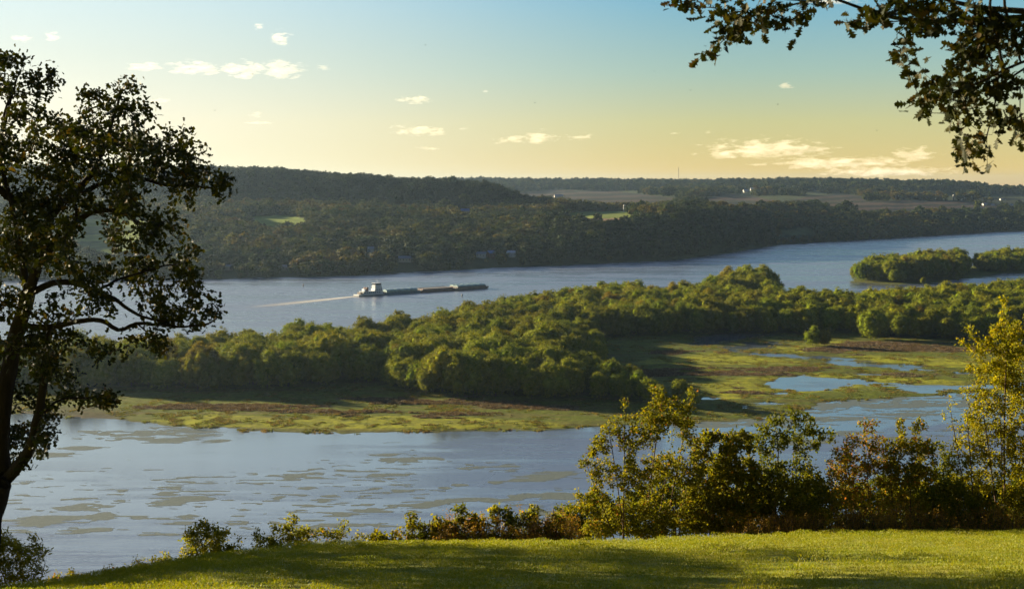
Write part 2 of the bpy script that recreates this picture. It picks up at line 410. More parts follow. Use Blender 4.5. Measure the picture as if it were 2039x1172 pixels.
# ------------------------------------------------------------------ the river
wm, n = material('river_water')
tcw = n.n('ShaderNodeTexCoord').outputs['Object']
a1 = n.noise(n.mapping(tcw, (0.0035, 0.012, 1), (0, 0, 0.15)), 1.0, 5, 0.6, 0.6)      # broad drift of ruffled and calm water
a2 = n.noise(n.mapping(tcw, (0.012, 0.07, 1), (0, 0, 0.10)), 1.0, 4, 0.6, 0.3)
calm_a = n.n('ShaderNodeAttribute', attribute_name='calm').outputs['Fac']
calm = n.math('ADD', n.math('MULTIPLY', n.maprange(n.math('ADD', n.math('MULTIPLY', a1, 0.55), n.math('MULTIPLY', a2, 0.45)), 0.46, 0.54), 0.6), calm_a, clamp=True)
wv1 = n.noise(n.mapping(tcw, (0.55, 0.9, 1), (0, 0, 0.4)), 1.0, 3, 0.65); wv2 = n.noise(n.mapping(tcw, (0.10, 0.3, 1), (0, 0, 0.2)), 1.0, 4, 0.6)
hgt = n.math('ADD', n.math('MULTIPLY', wv1, 0.5), n.math('MULTIPLY', wv2, 1.0))
b = n.n('ShaderNodeBsdfPrincipled'); n.inp(b, 'Base Color', n.mix(calm, (0.055, 0.070, 0.105), (0.08, 0.10, 0.125)))
n.inp(b, 'Roughness', n.maprange(calm, 0, 1, 0.33, 0.10)); n.inp(b, 'IOR', 2.5); n.inp(b, 'Specular IOR Level', 1.0)
n.L.new(n.bump(hgt, n.maprange(calm, 0, 1, 0.5, 0.06), 0.8), b.inputs['Normal']); out(n, b.outputs[0])

# plan of the flood plain, traced as outlines on the ground
def plan_grid(px0, px1, sx, py0, py1, sy):
    pxs = np.arange(px0, px1 + .1, sx); pys = np.arange(py1, py0 - .1, -sy)
    A, B = np.meshgrid(pxs, pys); return A, B, G(A, B)
NEARLAND = [  # marsh and wooded bottoms between the bay and the river
    (-900, 870), (-200, 832), (60, 824), (200, 832), (330, 846), (470, 853), (620, 858), (800, 860), (980, 857), (1120, 853), (1250, 848), (1400, 840), (1500, 836), (1610, 824),
    (1600, 810), (1660, 800), (1760, 792), (1900, 784), (2100, 780), (2600, 770), (3000, 700), (3000, 560), (2500, 572), (2200, 580), (2039, 590), (1900, 604), (1760, 612), (1600, 618), (1568, 604), (1552, 584), (1470, 583), (1390, 590), (1280, 598),
    (1150, 612), (1040, 626), (950, 650), (870, 668), (790, 682), (650, 704), (450, 718), (200, 726), (-200, 738), (-900, 760)]
ISLE_D = [(1700, 561), (1780, 566), (1880, 560), (1930, 553), (1990, 546), (2060, 542), (2200, 534), (2600, 520), (2600, 500), (2200, 508), (2039, 516), (1930, 530), (1850, 534), (1760, 543), (1705, 552)]
POOLS = [[(1545, 748), (1600, 744), (1660, 752), (1720, 757), (1830, 761), (1815, 768), (1700, 768), (1640, 776), (1560, 777), (1530, 764)],
         [(1385, 792), (1410, 790), (1430, 795), (1400, 799), (1384, 797)],
         [(1640, 716), (1700, 719), (1780, 728), (1860, 736), (1960, 742), (1960, 746), (1850, 741), (1760, 735), (1690, 726), (1645, 720)],
         [(1430, 688), (1500, 683), (1560, 686), (1520, 696), (1470, 698), (1600, 707), (1650, 716), (1600, 714), (1520, 706), (1445, 697)],
         [(1380, 668), (1470, 660), (1560, 662), (1600, 666), (1530, 671), (1450, 682), (1400, 690), (1370, 684)],
         [(1800, 768), (2100, 762), (2100, 770), (1900, 779), (1780, 778)],
         [(1690, 746), (1720, 743), (1760, 747), (1715, 750)], [(1830, 773), (1930, 766), (1980, 770), (1850, 778)], [(1440, 808), (1520, 800), (1570, 804), (1480, 812)], [(1560, 824), (1640, 812), (1700, 814), (1600, 828)], [(1580, 704), (1650, 708), (1700, 716), (1620, 712)],
         [(1520, 783), (1560, 780), (1580, 785), (1540, 789)]]
def near_land(A, B, W_):
    wn = fbm(W_[..., 0] / 26, W_[..., 1] / 26, 4, 3); wn2 = fbm(W_[..., 0] / 9, W_[..., 1] / 14, 3, 9)
    s = np.maximum(sdf(NEARLAND, A, B, 4.0), sdf(ISLE_D, A, B, 4.0))
    s = s + wn * 20 + wn2 * 12 + 14 * fbm(W_[..., 0] / 40, W_[..., 1] / 9, 3, 19)
    for p_ in POOLS:
        q = sdf(p_, A, B, 4.0) + wn * 18 + wn2 * 20 + 22 * fbm(W_[..., 0] / 30, W_[..., 1] / 5, 3, 23) - 3; s = np.minimum(s, -q)
    return s
A, B, Wp = plan_grid(-900, 3000, 5, 498, 872, 1.0)
s = near_land(A, B, Wp)
hz = np.clip(s / 40, -1, 1) * 0.7 + 0.25 * fbm(Wp[..., 0] / 40, Wp[..., 1] / 40, 3, 21) * smooth(0, 60, s) + 0.05
forest_floor = smooth(720, 660, B)
GREEN = np.array([0.150, 0.190, 0.012]); YEL = np.array([0.30, 0.31, 0.014]); BRN = np.array([0.120, 0.082, 0.056]); DRY = np.array([0.14, 0.10, 0.04]); DK = np.array([0.035, 0.05, 0.012]); MUD = np.array([0.07, 0.06, 0.04])
BROWN = [[(690, 798), (800, 793), (1000, 799), (1100, 808), (1190, 824), (1080, 822), (900, 812), (740, 806)],
         [(360, 806), (480, 804), (560, 810), (760, 816), (960, 822), (1140, 832), (1000, 834), (760, 828), (560, 826), (420, 820), (250, 816)],
         [(1190, 745), (1330, 732), (1480, 736), (1600, 730), (1700, 738), (1620, 745), (1530, 750), (1450, 756), (1330, 752), (1230, 765)],
         [(1580, 694), (1700, 684), (1860, 682), (2100, 690), (2100, 704), (1900, 706), (1760, 702), (1640, 704)],
         [(1290, 700), (1420, 694), (1430, 702), (1330, 712)], [(1700, 742), (1840, 745), (1900, 752), (1800, 752)], [(1460, 770), (1540, 782), (1500, 790), (1430, 780)]]
BRIGHT = [[(360, 832), (430, 822), (560, 833), (760, 829), (960, 834), (1100, 840), (1130, 851), (980, 855), (800, 858), (600, 855), (450, 850), (290, 847), (300, 838)],
          [(1390, 765), (1500, 750), (1580, 742), (1740, 748), (1860, 755), (1960, 765), (1960, 775), (1740, 770), (1560, 785), (1440, 800), (1390, 790)],
          [(1530, 690), (1600, 690), (1700, 676), (1620, 700), (1560, 702)], [(1700, 712), (1960, 716), (1960, 735), (1800, 725)], [(1240, 725), (1400, 705), (1560, 715), (1600, 728), (1400, 730)]]
wA = 0.7 * fbm(Wp[..., 0] / 22, Wp[..., 1] / 14, 4, 31) + 0.9 * fbm(Wp[..., 0] / 60, Wp[..., 1] / 7, 3, 32); wB = fbm(Wp[..., 0] / 60, Wp[..., 1] / 60, 3, 41)
brown = np.zeros_like(A)
for p_ in BROWN: brown = np.maximum(brown, smooth(-6, 8, sdf(p_, A, B, 4.0) - 8 + wA * 44))
bright = np.zeros_like(A)
for p_ in BRIGHT: bright = np.maximum(bright, smooth(-12, 12, sdf(p_, A, B, 4.0) + wA * 24))
bright *= (1 - brown)
streak = smooth(-0.1, 0.5, fbm(Wp[..., 0] / 45, Wp[..., 1] / 7, 4, 51))
colr = GREEN * 0.75 + (DRY - GREEN * 0.75) * (streak * 0.55)[..., None]
colr = colr + (YEL - colr) * (bright * (0.95 - 0.35 * streak))[..., None]
colr = colr + (BRN - colr) * (brown * (0.92 - 0.3 * smooth(0.1, 0.6, wB)))[..., None]
colr = colr + (MUD - colr) * (smooth(14, 0, s) * 0.5)[..., None]
mud = smooth(300, 180, A + 60 * wA) * smooth(806, 818, B + 8 * wA); colr = colr + (MUD * 1.1 - colr) * (mud * 0.85)[..., None]
keep = s > -14
i = np.arange(A.size).reshape(A.shape); kq = keep[:-1, :-1] | keep[1:, 1:] | keep[:-1, 1:] | keep[1:, :-1]
q = np.stack([i[:-1, :-1], i[:-1, 1:], i[1:, 1:], i[1:, :-1]], -1)[kq]
used = np.unique(q); remap = np.full(A.size, -1); remap[used] = np.arange(len(used))
Vv = Wp.reshape(-1, 3).copy(); Vv[:, 2] = hz.ravel(); me = mesh('marsh', Vv[used], remap[q], True); attr_c(me, 'tint', colr.reshape(-1, 3)[used])
mm, n = material('marsh_ground')
at_ = n.n('ShaderNodeAttribute', attribute_name='tint').outputs['Color']; tco = n.n('ShaderNodeTexCoord').outputs['Object']
g1 = n.noise(n.mapping(tco, (0.35, 0.2, 1)), 1.0, 5, 0.7); g2 = n.noise(tco, 1.6, 3, 0.7)
gm = n.noise(n.mapping(tco, (0.045, 0.10, 1)), 1.0, 5, 0.7); at_ = n.mix(n.maprange(gm, 0.45, 0.68, 0, 0.75), at_, (0.075, 0.095, 0.012)); gm2 = n.noise(n.mapping(tco, (0.06, 0.16, 1), (0, 0, 0.2)), 1.0, 5, 0.7); at_ = n.mix(n.maprange(gm2, 0.55, 0.72, 0, 0.6), at_, (0.20, 0.15, 0.06))
c = n.mix(1.0, at_, n.ramp(g1, [(0.3, (0.62, 0.62, 0.6)), (0.7, (1.35, 1.3, 1.2))]), 'MULTIPLY')
b = n.n('ShaderNodeBsdfPrincipled'); n.inp(b, 'Base Color', c); n.inp(b, 'Roughness', 0.95); n.inp(b, 'Specular IOR Level', 0.1)
n.L.new(n.bump(n.math('ADD', g1, n.math('MULTIPLY', g2, 0.5)), 1.0, 0.8), b.inputs['Normal']); out(n, b.outputs[0])
marsh = obj('marsh', me, mm); tag(marsh, 'flat green and brown marsh between the bay and the river', kind='structure')

# the water sheet itself, its calm lee near the marsh edge noted per vertex
pys = np.concatenate([[384, 390, 398], np.arange(408, 1400, 6.0), [1700, 2400, 4000]])[::-1]; pxs = np.arange(-2600, 4700, 25.0)
Aw, Bw = np.meshgrid(pxs, pys); Ww = G(Aw, Bw)
sh = sdf(NEARLAND, Aw, Bw, 1.0)
cal = smooth(-230, -50, sh) * (Bw > 800) * smooth(1250, 500, Aw) * 0.95 + smooth(-26, -2, sh) * (Bw > 800) * 0.5 + ((sh > -60) & (Bw > 640) & (Aw > 1300)) * 0.8
i = np.arange(Aw.size).reshape(Aw.shape); q = np.stack([i[:-1, :-1], i[:-1, 1:], i[1:, 1:], i[1:, :-1]], -1).reshape(-1, 4)
me = mesh('water', Ww, q, True); attr_f(me, 'calm', cal.ravel()); water = obj('water', me, wm); tag(water, 'broad blue river and its backwater bay', kind='structure')

# floating weed on the bay
ALG = [(340, 970, 30, 4), (330, 983, 24, 4), (372, 993, 58, 6), (330, 1004, 46, 6), (175, 1010, 60, 7), (105, 1030, 58, 10), (205, 1028, 36, 8), (70, 1040, 40, 6), (190, 1055, 30, 3), (250, 998, 30, 4),
       (560, 988, 12, 2), (660, 987, 20, 3), (730, 987, 20, 3), (515, 1003, 10, 2), (800, 977, 26, 4), (885, 972, 14, 3), (915, 965, 16, 2.5), (990, 960, 16, 3), (1000, 996, 45, 4), (880, 1000, 40, 3), (820, 1006, 60, 5), (740, 1014, 60, 6), (930, 994, 60, 4), (690, 1023, 40, 3), (820, 915, 60, 7), (770, 905, 40, 3),
       (1080, 985, 60, 5), (1090, 945, 60, 6), (1050, 955, 50, 4), (1100, 1020, 60, 5), (1120, 990, 40, 4), (160, 892, 45, 4), (75, 905, 70, 5), (330, 876, 60, 7), (425, 878, 30, 3), (300, 862, 140, 12), (480, 960, 16, 2), (740, 938, 20, 2), (40, 960, 40, 4),
       (1480, 815, 130, 16), (1600, 812, 120, 14), (1420, 838, 90, 14), (1560, 838, 100, 12), (1700, 800, 110, 12), (1820, 806, 110, 12), (1800, 826, 90, 6), (1650, 835, 90, 6), (1950, 800, 90, 14), (1690, 862, 60, 5), (1800, 870, 70, 5), (1950, 850, 90, 8), (1450, 870, 90, 10), (1600, 880, 60, 5), (1860, 900, 50, 5)]
A2, B2, W2 = plan_grid(-120, 2160, 2.2, 780, 1066, 0.55)
nz = fbm(W2[..., 0] / 11, W2[..., 1] / 8, 4, 61); nz2 = fbm(W2[..., 0] / 45, W2[..., 1] / 5, 3, 71)
f = np.full(A2.shape, -9.0)
for (ax, ay, rx, ry) in ALG:
    dd = 1 - ((A2 - ax) / rx) ** 2 - ((B2 - ay + (A2 - ax) * 0.03) / ry) ** 2; f = np.maximum(f, np.maximum(dd, -3))
f = f + nz * 1.1 + nz2 * 1.2 + 1.3 * fbm(W2[..., 0] / 5, W2[..., 1] / 2.2, 3, 73) - 0.15
fleck = fbm(W2[..., 0] / 9, W2[..., 1] / 3.0, 3, 74) + 0.45 * fbm(W2[..., 0] / 60, W2[..., 1] / 40, 2, 75)
f = np.maximum(f, fleck * 1.05 - 0.66 + 0.3 * smooth(900, 1010, B2) + 0.0)
f = np.where(near_land(A2, B2, W2) > 6, -1, f)
kq = (f[:-1, :-1] > 0) & (f[1:, 1:] > 0); i = np.arange(A2.size).reshape(A2.shape)
q = np.stack([i[:-1, :-1], i[:-1, 1:], i[1:, 1:], i[1:, :-1]], -1)[kq]; used = np.unique(q); remap = np.full(A2.size, -1); remap[used] = np.arange(len(used))
Vv = W2.reshape(-1, 3).copy(); Vv[:, 2] = 0.03; me = mesh('floating_weed', Vv[used], remap[q], True)
am, n = material('floating_weed'); tco = n.n('ShaderNodeTexCoord').outputs['Object']; g = n.noise(tco, 0.5, 5, 0.7)
b = n.n('ShaderNodeBsdfPrincipled'); n.inp(b, 'Base Color', n.ramp(g, [(0.3, (0.085, 0.095, 0.055)), (0.7, (0.16, 0.165, 0.10))])); n.inp(b, 'Roughness', 0.45); n.inp(b, 'Specular IOR Level', 0.4)
n.L.new(n.bump(g, 0.6, 0.3), b.inputs['Normal']); out(n, b.outputs[0])
alg = obj('floating_weed', me, am); tag(alg, 'grey-green mats of weed floating on the bay', 'floating weed', kind='stuff')

# ------------------------------------------------------------------ the far shore: hills, bluff and farmed uplands
COLS = {
    -1500: (1750, [(1850, 8), (2200, 35), (2600, 66), (2900, 80), (2990, 132), (3400, 140), (20000, 130)]),
    0:     (1760, [(1850, 6), (2200, 34), (2600, 66), (2900, 80), (2990, 132), (3400, 140), (20000, 130)]),
    300:   (1770, [(1880, 6), (2200, 32), (2600, 66), (2900, 80), (2990, 132), (3400, 138), (20000, 128)]),
    520:   (1800, [(1900, 6), (2200, 30), (2500, 53), (2900, 72), (2990, 132), (3300, 138), (3800, 120), (20000, 122)]),
    700:   (1850, [(1950, 6), (2200, 28), (2500, 52), (2890, 68), (2970, 120), (3300, 124), (3800, 112), (20000, 122)]),
    860:   (1950, [(2010, 6), (2200, 26), (2500, 50), (2860, 62), (2935, 111), (3200, 112), (3800, 90), (6000, 90), (6700, 119), (20000, 122)]),
    960:   (2000, [(2060, 8), (2250, 28), (2500, 48), (2815, 60), (2885, 105), (3100, 106), (3600, 72), (5800, 80), (6600, 119), (20000, 122)]),
    1060:  (2070, [(2130, 12), (2300, 36), (2550, 52), (2800, 62), (2880, 72), (2980, 74), (3400, 52), (4300, 70), (5800, 82), (6500, 114), (20000, 120)]),
    1200:  (2130, [(2180, 16), (2290, 42), (2380, 54), (2600, 61), (2900, 61), (3400, 50), (4200, 70), (5000, 80), (5900, 84), (6500, 114), (20000, 119)]),
    1350:  (2245, [(2300, 18), (2400, 44), (2480, 57), (2700, 63), (3000, 62), (3500, 56), (4200, 73), (5000, 82), (5900, 84), (6400, 115), (20000, 118)]),
    1460:  (2470, [(2520, 16), (2620, 40), (2760, 56), (3000, 64), (3500, 62), (4200, 74), (5000, 82), (5600, 84), (6100, 114), (20000, 118)]),
    1550:  (2790, [(2860, 10), (3000, 30), (3300, 54), (3700, 66), (4300, 76), (5000, 84), (5500, 88), (6000, 115), (20000, 118)]),
    1700:  (2990, [(3080, 10), (3250, 30), (3500, 48), (3900, 60), (4500, 73), (5100, 80), (5400, 84), (5900, 114), (20000, 118)]),
    1880:  (3300, [(3400, 8), (3650, 30), (4000, 46), (4500, 60), (5100, 74), (5300, 78), (5800, 110), (7000, 100), (20000, 60)]),
    2039:  (3620, [(3720, 6), (4000, 24), (4500, 40), (5000, 56), (5500, 68), (6000, 84), (6600, 70), (9000, 30), (13000, 40), (16000, 72), (20000, 60)]),
    2500:  (4300, [(4400, 6), (4800, 20), (5500, 40), (6500, 50), (9000, 30), (13000, 40), (16000, 70), (20000, 60)]),
    3400:  (5200, [(5400, 6), (6500, 30), (9000, 30), (20000, 60)])}
_k = np.array(sorted(COLS)); _sh = np.array([COLS[k][0] for k in _k], float)
def shore(px): return np.interp(px, _k, _sh) + 6 * np.sin(px / 37.0) + 4 * np.sin(px / 13.0 + 1)
def terr_z(px, d, noise=True):
    px = np.asarray(px, float); d = np.asarray(d, float); px, d = np.broadcast_arrays(px, d)
    t_ = d / shore(px); z = np.zeros(px.shape); wsum = np.zeros(px.shape)
    j = np.clip(np.searchsorted(_k, px, side='right') - 1, 0, len(_k) - 2); fr = smooth(0, 1, (px - _k[j]) / (_k[j + 1] - _k[j]))
    prof = []
    for k in _k:
        s0, pts = COLS[k]; ds = [0.93, 1.0] + [p_[0] / s0 for p_ in pts]; zs = [-6, -0.2] + [p_[1] for p_ in pts]
        prof.append(np.interp(t_, ds, zs))
    prof = np.array(prof); z = np.take_along_axis(prof, j[None], 0)[0] * (1 - fr) + np.take_along_axis(prof, j[None] + 1, 0)[0] * fr
    if noise:
        x = (px - CX) / F * d
        amp = smooth(3, 60, z) * (4 + 3 * smooth(3500, 6000, d))
        z = z + amp * fbm(x / 260, d / 260, 3, 77) + smooth(10, 40, z) * 2.5 * fbm(x / 70, d / 70, 2, 78)
    return z
pxs = np.arange(-1200, 3300, 6.0); ds = np.geomspace(1640, 20000, 260)
Af, Df = np.meshgrid(pxs, ds); Zf = terr_z(Af, Df); Xf = (Af - CX) / F * Df
SX, SY = proj(Xf, Df, Zf)
FIELDS = [  # outline in the picture of the far fields, near and far colour, stripe width in px (0: none), near depth, far depth
    ([(470, 440), (510, 430), (565, 428), (628, 437), (612, 449), (520, 450)], (0.19, 0.25, 0.03), (0.10, 0.14, 0.03), 0, 2300, 2800),
    ([(140, 478), (165, 432), (230, 420), (292, 436), (300, 462), (262, 500), (200, 508), (150, 500)], (0.18, 0.23, 0.03), (0.10, 0.14, 0.03), 14, 2000, 2800),
    ([(1096, 433), (1150, 422), (1235, 418), (1262, 430), (1250, 436), (1100, 434)], (0.14, 0.18, 0.02), (0.09, 0.13, 0.02), 0, 2350, 2950),
    ([(1096, 433), (1180, 435), (1260, 434), (1262, 441), (1180, 440), (1100, 438)], (0.24, 0.15, 0.08), (0.24, 0.15, 0.08), 0, 2300, 2950),
    ([(1180, 421), (1270, 416), (1345, 424), (1340, 430), (1270, 424)], (0.08, 0.15, 0.02), (0.08, 0.15, 0.02), 0, 2500, 3100),
    ([(1010, 385), (1110, 378), (1230, 381), (1330, 393), (1400, 400), (1330, 408), (1180, 405), (1050, 400)], (0.15, 0.10, 0.06), (0.09, 0.11, 0.04), 3.2, 3600, 6100),
    ([(1360, 402), (1420, 392), (1460, 387), (1510, 393), (1560, 402), (1460, 404)], (0.20, 0.13, 0.09), (0.10, 0.11, 0.04), 5, 3600, 5700),
    ([(1570, 400), (1610, 391), (1665, 386), (1720, 391), (1735, 399), (1660, 402)], (0.17, 0.12, 0.07), (0.09, 0.12, 0.03), 4, 3700, 5700),
    ([(1640, 404), (1760, 400), (1900, 400), (1990, 406), (2039, 413), (1990, 418), (1880, 415), (1760, 421), (1690, 424), (1645, 414)], (0.24, 0.15, 0.09), (0.13, 0.13, 0.05), 3.5, 3600, 5400),
    ([(1400, 418), (1470, 414), (1540, 417), (1480, 422)], (0.16, 0.20, 0.03), (0.10, 0.14, 0.03), 0, 2900, 3900),
    ([(640, 470), (680, 466), (715, 469), (680, 474)], (0.15, 0.18, 0.03), (0.10, 0.14, 0.03), 0, 2100, 2700),
    ([(1920, 396), (1990, 393), (2060, 396), (2070, 406), (1990, 404)], (0.12, 0.15, 0.04), (0.14, 0.17, 0.05), 4, 4200, 5800),
    ([(1300, 396), (1500, 400), (1640, 406), (1500, 409), (1330, 405)], (0.08, 0.09, 0.03), (0.07, 0.09, 0.02), 3, 3300, 5600),
    ([(1530, 460), (1600, 452), (1640, 456), (1620, 468), (1545, 470)], (0.08, 0.10, 0.03), (0.06, 0.09, 0.02), 0, 2700, 3400)]
base = np.array([0.04, 0.055, 0.012]); tint = np.tile(base, Af.shape + (1,)); isfield = np.zeros(Af.shape)
plateau = smooth(6800, 7600, Df)
for poly, c0, c1, sw, d0, d1 in FIELDS:
    inn = (sdf(poly, SX + fbm(SX / 25, SY / 6, 2, 5) * 6, SY, 2.0) > 0) & (Df > d0) & (Df < d1)
    sel = np.zeros(Af.shape) if not sw else (np.sin((SY + 0.02 * (SX - poly[0][0])) * 2 * math.pi / (sw * 2.3) + 2 * fbm(SX / 90, SY / 20, 2, 8)) > 0).astype(float)
    fd_ = 0.31 if d1 > 3500 else 1.15; cc = fd_ * np.array(c0) * (1 - sel[..., None]) + fd_ * np.array(c1) * (0.35 if d1 > 3500 and sw else 1) * sel[..., None]
    tint = np.where(inn[..., None], cc * (0.9 + 0.2 * vnoise(SX / 7, SY, 4))[..., None], tint); isfield = np.maximum(isfield, inn)
tint = tint + (np.array([0.14, 0.11, 0.05]) - tint) * (plateau * 0.35)[..., None]
i = np.arange(Af.size).reshape(Af.shape); q = np.stack([i[:-1, :-1], i[:-1, 1:], i[1:, 1:], i[1:, :-1]], -1).reshape(-1, 4)
me = mesh('hills', np.stack([Xf, Df, Zf], -1), q, True); attr_c(me, 'tint', tint.reshape(-1, 3))
hm, n = material('hill_ground'); at_ = n.n('ShaderNodeAttribute', attribute_name='tint').outputs['Color']; tco = n.n('ShaderNodeTexCoord').outputs['Object']; g = n.noise(tco, 0.04, 5, 0.7)
b = n.n('ShaderNodeBsdfPrincipled'); n.inp(b, 'Base Color', n.mix(1.0, at_, n.ramp(g, [(0.3, (0.75, 0.75, 0.75)), (0.7, (1.25, 1.2, 1.15))]), 'MULTIPLY')); n.inp(b, 'Roughness', 0.95); n.inp(b, 'Specular IOR Level', 0.1)
n.L.new(n.bump(g, 0.6, 3.0), b.inputs['Normal']); out(n, b.outputs[0])
hills = obj('hills', me, hm); tag(hills, 'wooded hills and striped farm fields across the river', kind='structure')

# ------------------------------------------------------------------ tree crowns for the woods
def ico_lump(c, r, rg, seed, sub=2):
    import bmesh
    bm = bmesh.new(); bmesh.ops.create_icosphere(bm, subdivisions=sub, radius=1.0)
    V = np.array([v.co[:] for v in bm.verts]); Fs = np.array([[v.index for v in f.verts] for f in bm.faces]); bm.free()
    k = 1 + 0.16 * fbm(V[:, 0] * 2 + seed, V[:, 1] * 2 + V[:, 2] * 1.7, 2, seed)
    return c + V * k[:, None] * r, Fs
_core = {}
def core_mat(mat):                       # the inner leaf mass: the same leaves, their middle colour
    if mat.name not in _core:
        c = next(q for q in mat.node_tree.nodes if q.type == 'VALTORGB').color_ramp.elements; a, b = c[0].color, c[1].color
        _core[mat.name] = leaf_mat(mat.name + '_inner', [(0, [a[i] * .6 + b[i] * .4 for i in range(3)]), (1, [a[i] * .6 + b[i] * .4 for i in range(3)])], 0.8, 0.1, 0.0)
    return _core[mat.name]
def crown_mesh(name, mat, seed, R, z0, z1, nl, nq, qs, lob=(0.36, 0.52), flatness=1.0, place=(0.45, 0.75), gap=0.34, tuft=34, tr=0.42):
    rg = np.random.default_rng(seed); zc = (z0 + z1) / 2; hz_ = (z1 - z0) / 2
    C = []; 
    for k in range(nl):
        for _ in range(30):
            q = rg.normal(size=3); q /= np.linalg.norm(q); q *= rg.uniform(*place)
            c = np.array([q[0] * R, q[1] * R, zc + q[2] * hz_ * flatness])
            if all(np.linalg.norm((c - o[0]) / (R, R, hz_)) > gap for o in C): break
        C.append((c, R * rg.uniform(*lob)))
    cen = np.array([c for c, _ in C]); rad = np.array([r for _, r in C])
    nt = max(20, nq // tuft); pk = rg.choice(nl, nt, p=rad ** 2 / (rad ** 2).sum()); ut = rg.normal(size=(nt, 3)); ut[:, 2] += 0.25; ut /= np.linalg.norm(ut, axis=1, keepdims=True)
    tc_ = cen[pk] + ut * (rad[pk] * rg.uniform(0.84, 1.20, nt))[:, None]; w_ = rg.integers(0, nt, nq); pick = pk[w_]; u = ut[w_]
    pos = tc_[w_] + rg.normal(0, 1, (nq, 3)) * tr * rg.uniform(.6, 1.2, nt)[w_][:, None] + u * np.abs(rg.normal(0, tr * 0.8, nq))[:, None]
    # leave out what lies deep inside another lobe
    dd = np.linalg.norm(pos[:, None] - cen[None], axis=2) / rad[None]; dd[np.arange(nq), pick] = 9; ok = dd.min(1) > 0.72; ok &= pos[:, 2] > 0.3
    pos, u = pos[ok], u[ok]; m = len(pos)
    nr = u + rg.normal(0, 0.55, (m, 3)); nr /= np.linalg.norm(nr, axis=1, keepdims=True)
    a = np.cross(nr, rg.normal(size=(m, 3))); a /= np.linalg.norm(a, axis=1, keepdims=True); b_ = np.cross(nr, a)
    sz = qs * rg.uniform(0.55, 1.25, m)
    cor = []
    for k in range(5):
        th = k * 2 * math.pi / 5 + rg.uniform(-.3, .3, m); rr = sz * rg.uniform(0.35, 0.75, m); cor.append(pos + a * (np.cos(th) * rr)[:, None] + b_ * (np.sin(th) * rr)[:, None])
    V = np.stack(cor, 1).reshape(-1, 3); Fs = np.arange(m * 5).reshape(-1, 5)
    cv, cf, bs = [V], [Fs], len(V); tri = []
    for k in range(nl):
        v, f_ = ico_lump(cen[k], rad[k] * 0.80, rg, seed + k, 2 if nq > 15000 else 1); v[:, 2] = np.maximum(v[:, 2], 0.2); cv.append(v); tri.append(f_ + bs); bs += len(v)
    me = mesh(name, np.concatenate(cv), [Fs, np.concatenate(tri)]); me.materials.append(mat); me.materials.append(core_mat(mat)); nf = len(me.polygons); mi = np.zeros(nf, np.int32); mi[len(Fs):] = 1; me.polygons.foreach_set('material_index', mi); return me

wood_mats = [leaf_mat('wood_leaves_green', [(0, (0.11, 0.155, 0.008)), (0.5, (0.20, 0.24, 0.011)), (1, (0.32, 0.32, 0.016))], 0.7, 0.20, 0.08),
             leaf_mat('wood_leaves_olive', [(0, (0.12, 0.160, 0.008)), (0.6, (0.22, 0.245, 0.011)), (1, (0.35, 0.33, 0.016))], 0.7, 0.20, 0.08),
             leaf_mat('wood_leaves_yellowing', [(0, (0.12, 0.12, 0.008)), (0.6, (0.20, 0.18, 0.012)), (1, (0.27, 0.21, 0.016))], 0.7, 0.4, 0.08)]
far_mats = [leaf_mat('hill_leaves_dark', [(0, (0.020, 0.034, 0.005)), (1, (0.046, 0.066, 0.008))], 0.7, 0.2, 0.15, 0.35),
            leaf_mat('hill_leaves_olive', [(0, (0.045, 0.060, 0.007)), (1, (0.085, 0.095, 0.009))], 0.7, 0.2, 0.15, 0.35),
            leaf_mat('hill_leaves_gold', [(0, (0.085, 0.080, 0.009)), (1, (0.14, 0.12, 0.012))], 0.7, 0.2, 0.15, 0.35)]
bark_w = bark_mat('bark_grey', (0.16, 0.12, 0.09)); bark_d = bark_mat('bark_dark', (0.06, 0.045, 0.035))

wood_crowns = []
for k in range(9):
    R = [8.4, 10.4, 6.6, 9.2, 11.2, 6.4, 7.6, 9.8, 7.4][k]; h_ = [20, 21, 19, 23, 20.5, 18, 22, 19.5, 22][k]
    wood_crowns.append(crown_mesh('crown', wood_mats[[0, 1, 0, 1, 0, 1, 0, 1, 2][k]], 100 + k, R, 1.2 + (k % 3) * .5, h_, 22 + k % 6, 19000, 0.44, (0.30, 0.44), 0.95, (0.48, 0.78), 0.28, 30, 0.50))
def trunk_mesh(seed, h_, r0):
    rg = np.random.default_rng(seed); nd = [np.array([0, 0, -0.8])]; pr = [-1]
    for k in range(6): nd.append(nd[-1] + np.array([rg.normal(0, .15), rg.normal(0, .15), h_ * 0.55 / 6])); pr.append(len(nd) - 2)
    for b_ in range(7):
        st = rg.integers(3, 7); last = st; th = b_ * 2.4 + rg.uniform(-.4, .4)
        for k in range(5):
            nd.append(nd[last] + np.array([math.cos(th) * 0.95, math.sin(th) * 0.95, 1.0]) * h_ * 0.055); pr.append(last); last = len(nd) - 1
    pr = np.array(pr); r = radii(pr, r0 * 0.12, 1.9); V, Fs = tubes(np.array(nd), pr, r, 6); me = mesh('trunk', V, Fs); me.materials.append(bark_w); return me
wood_trunks = [trunk_mesh(200 + k, 20, 0.6) for k in range(3)]

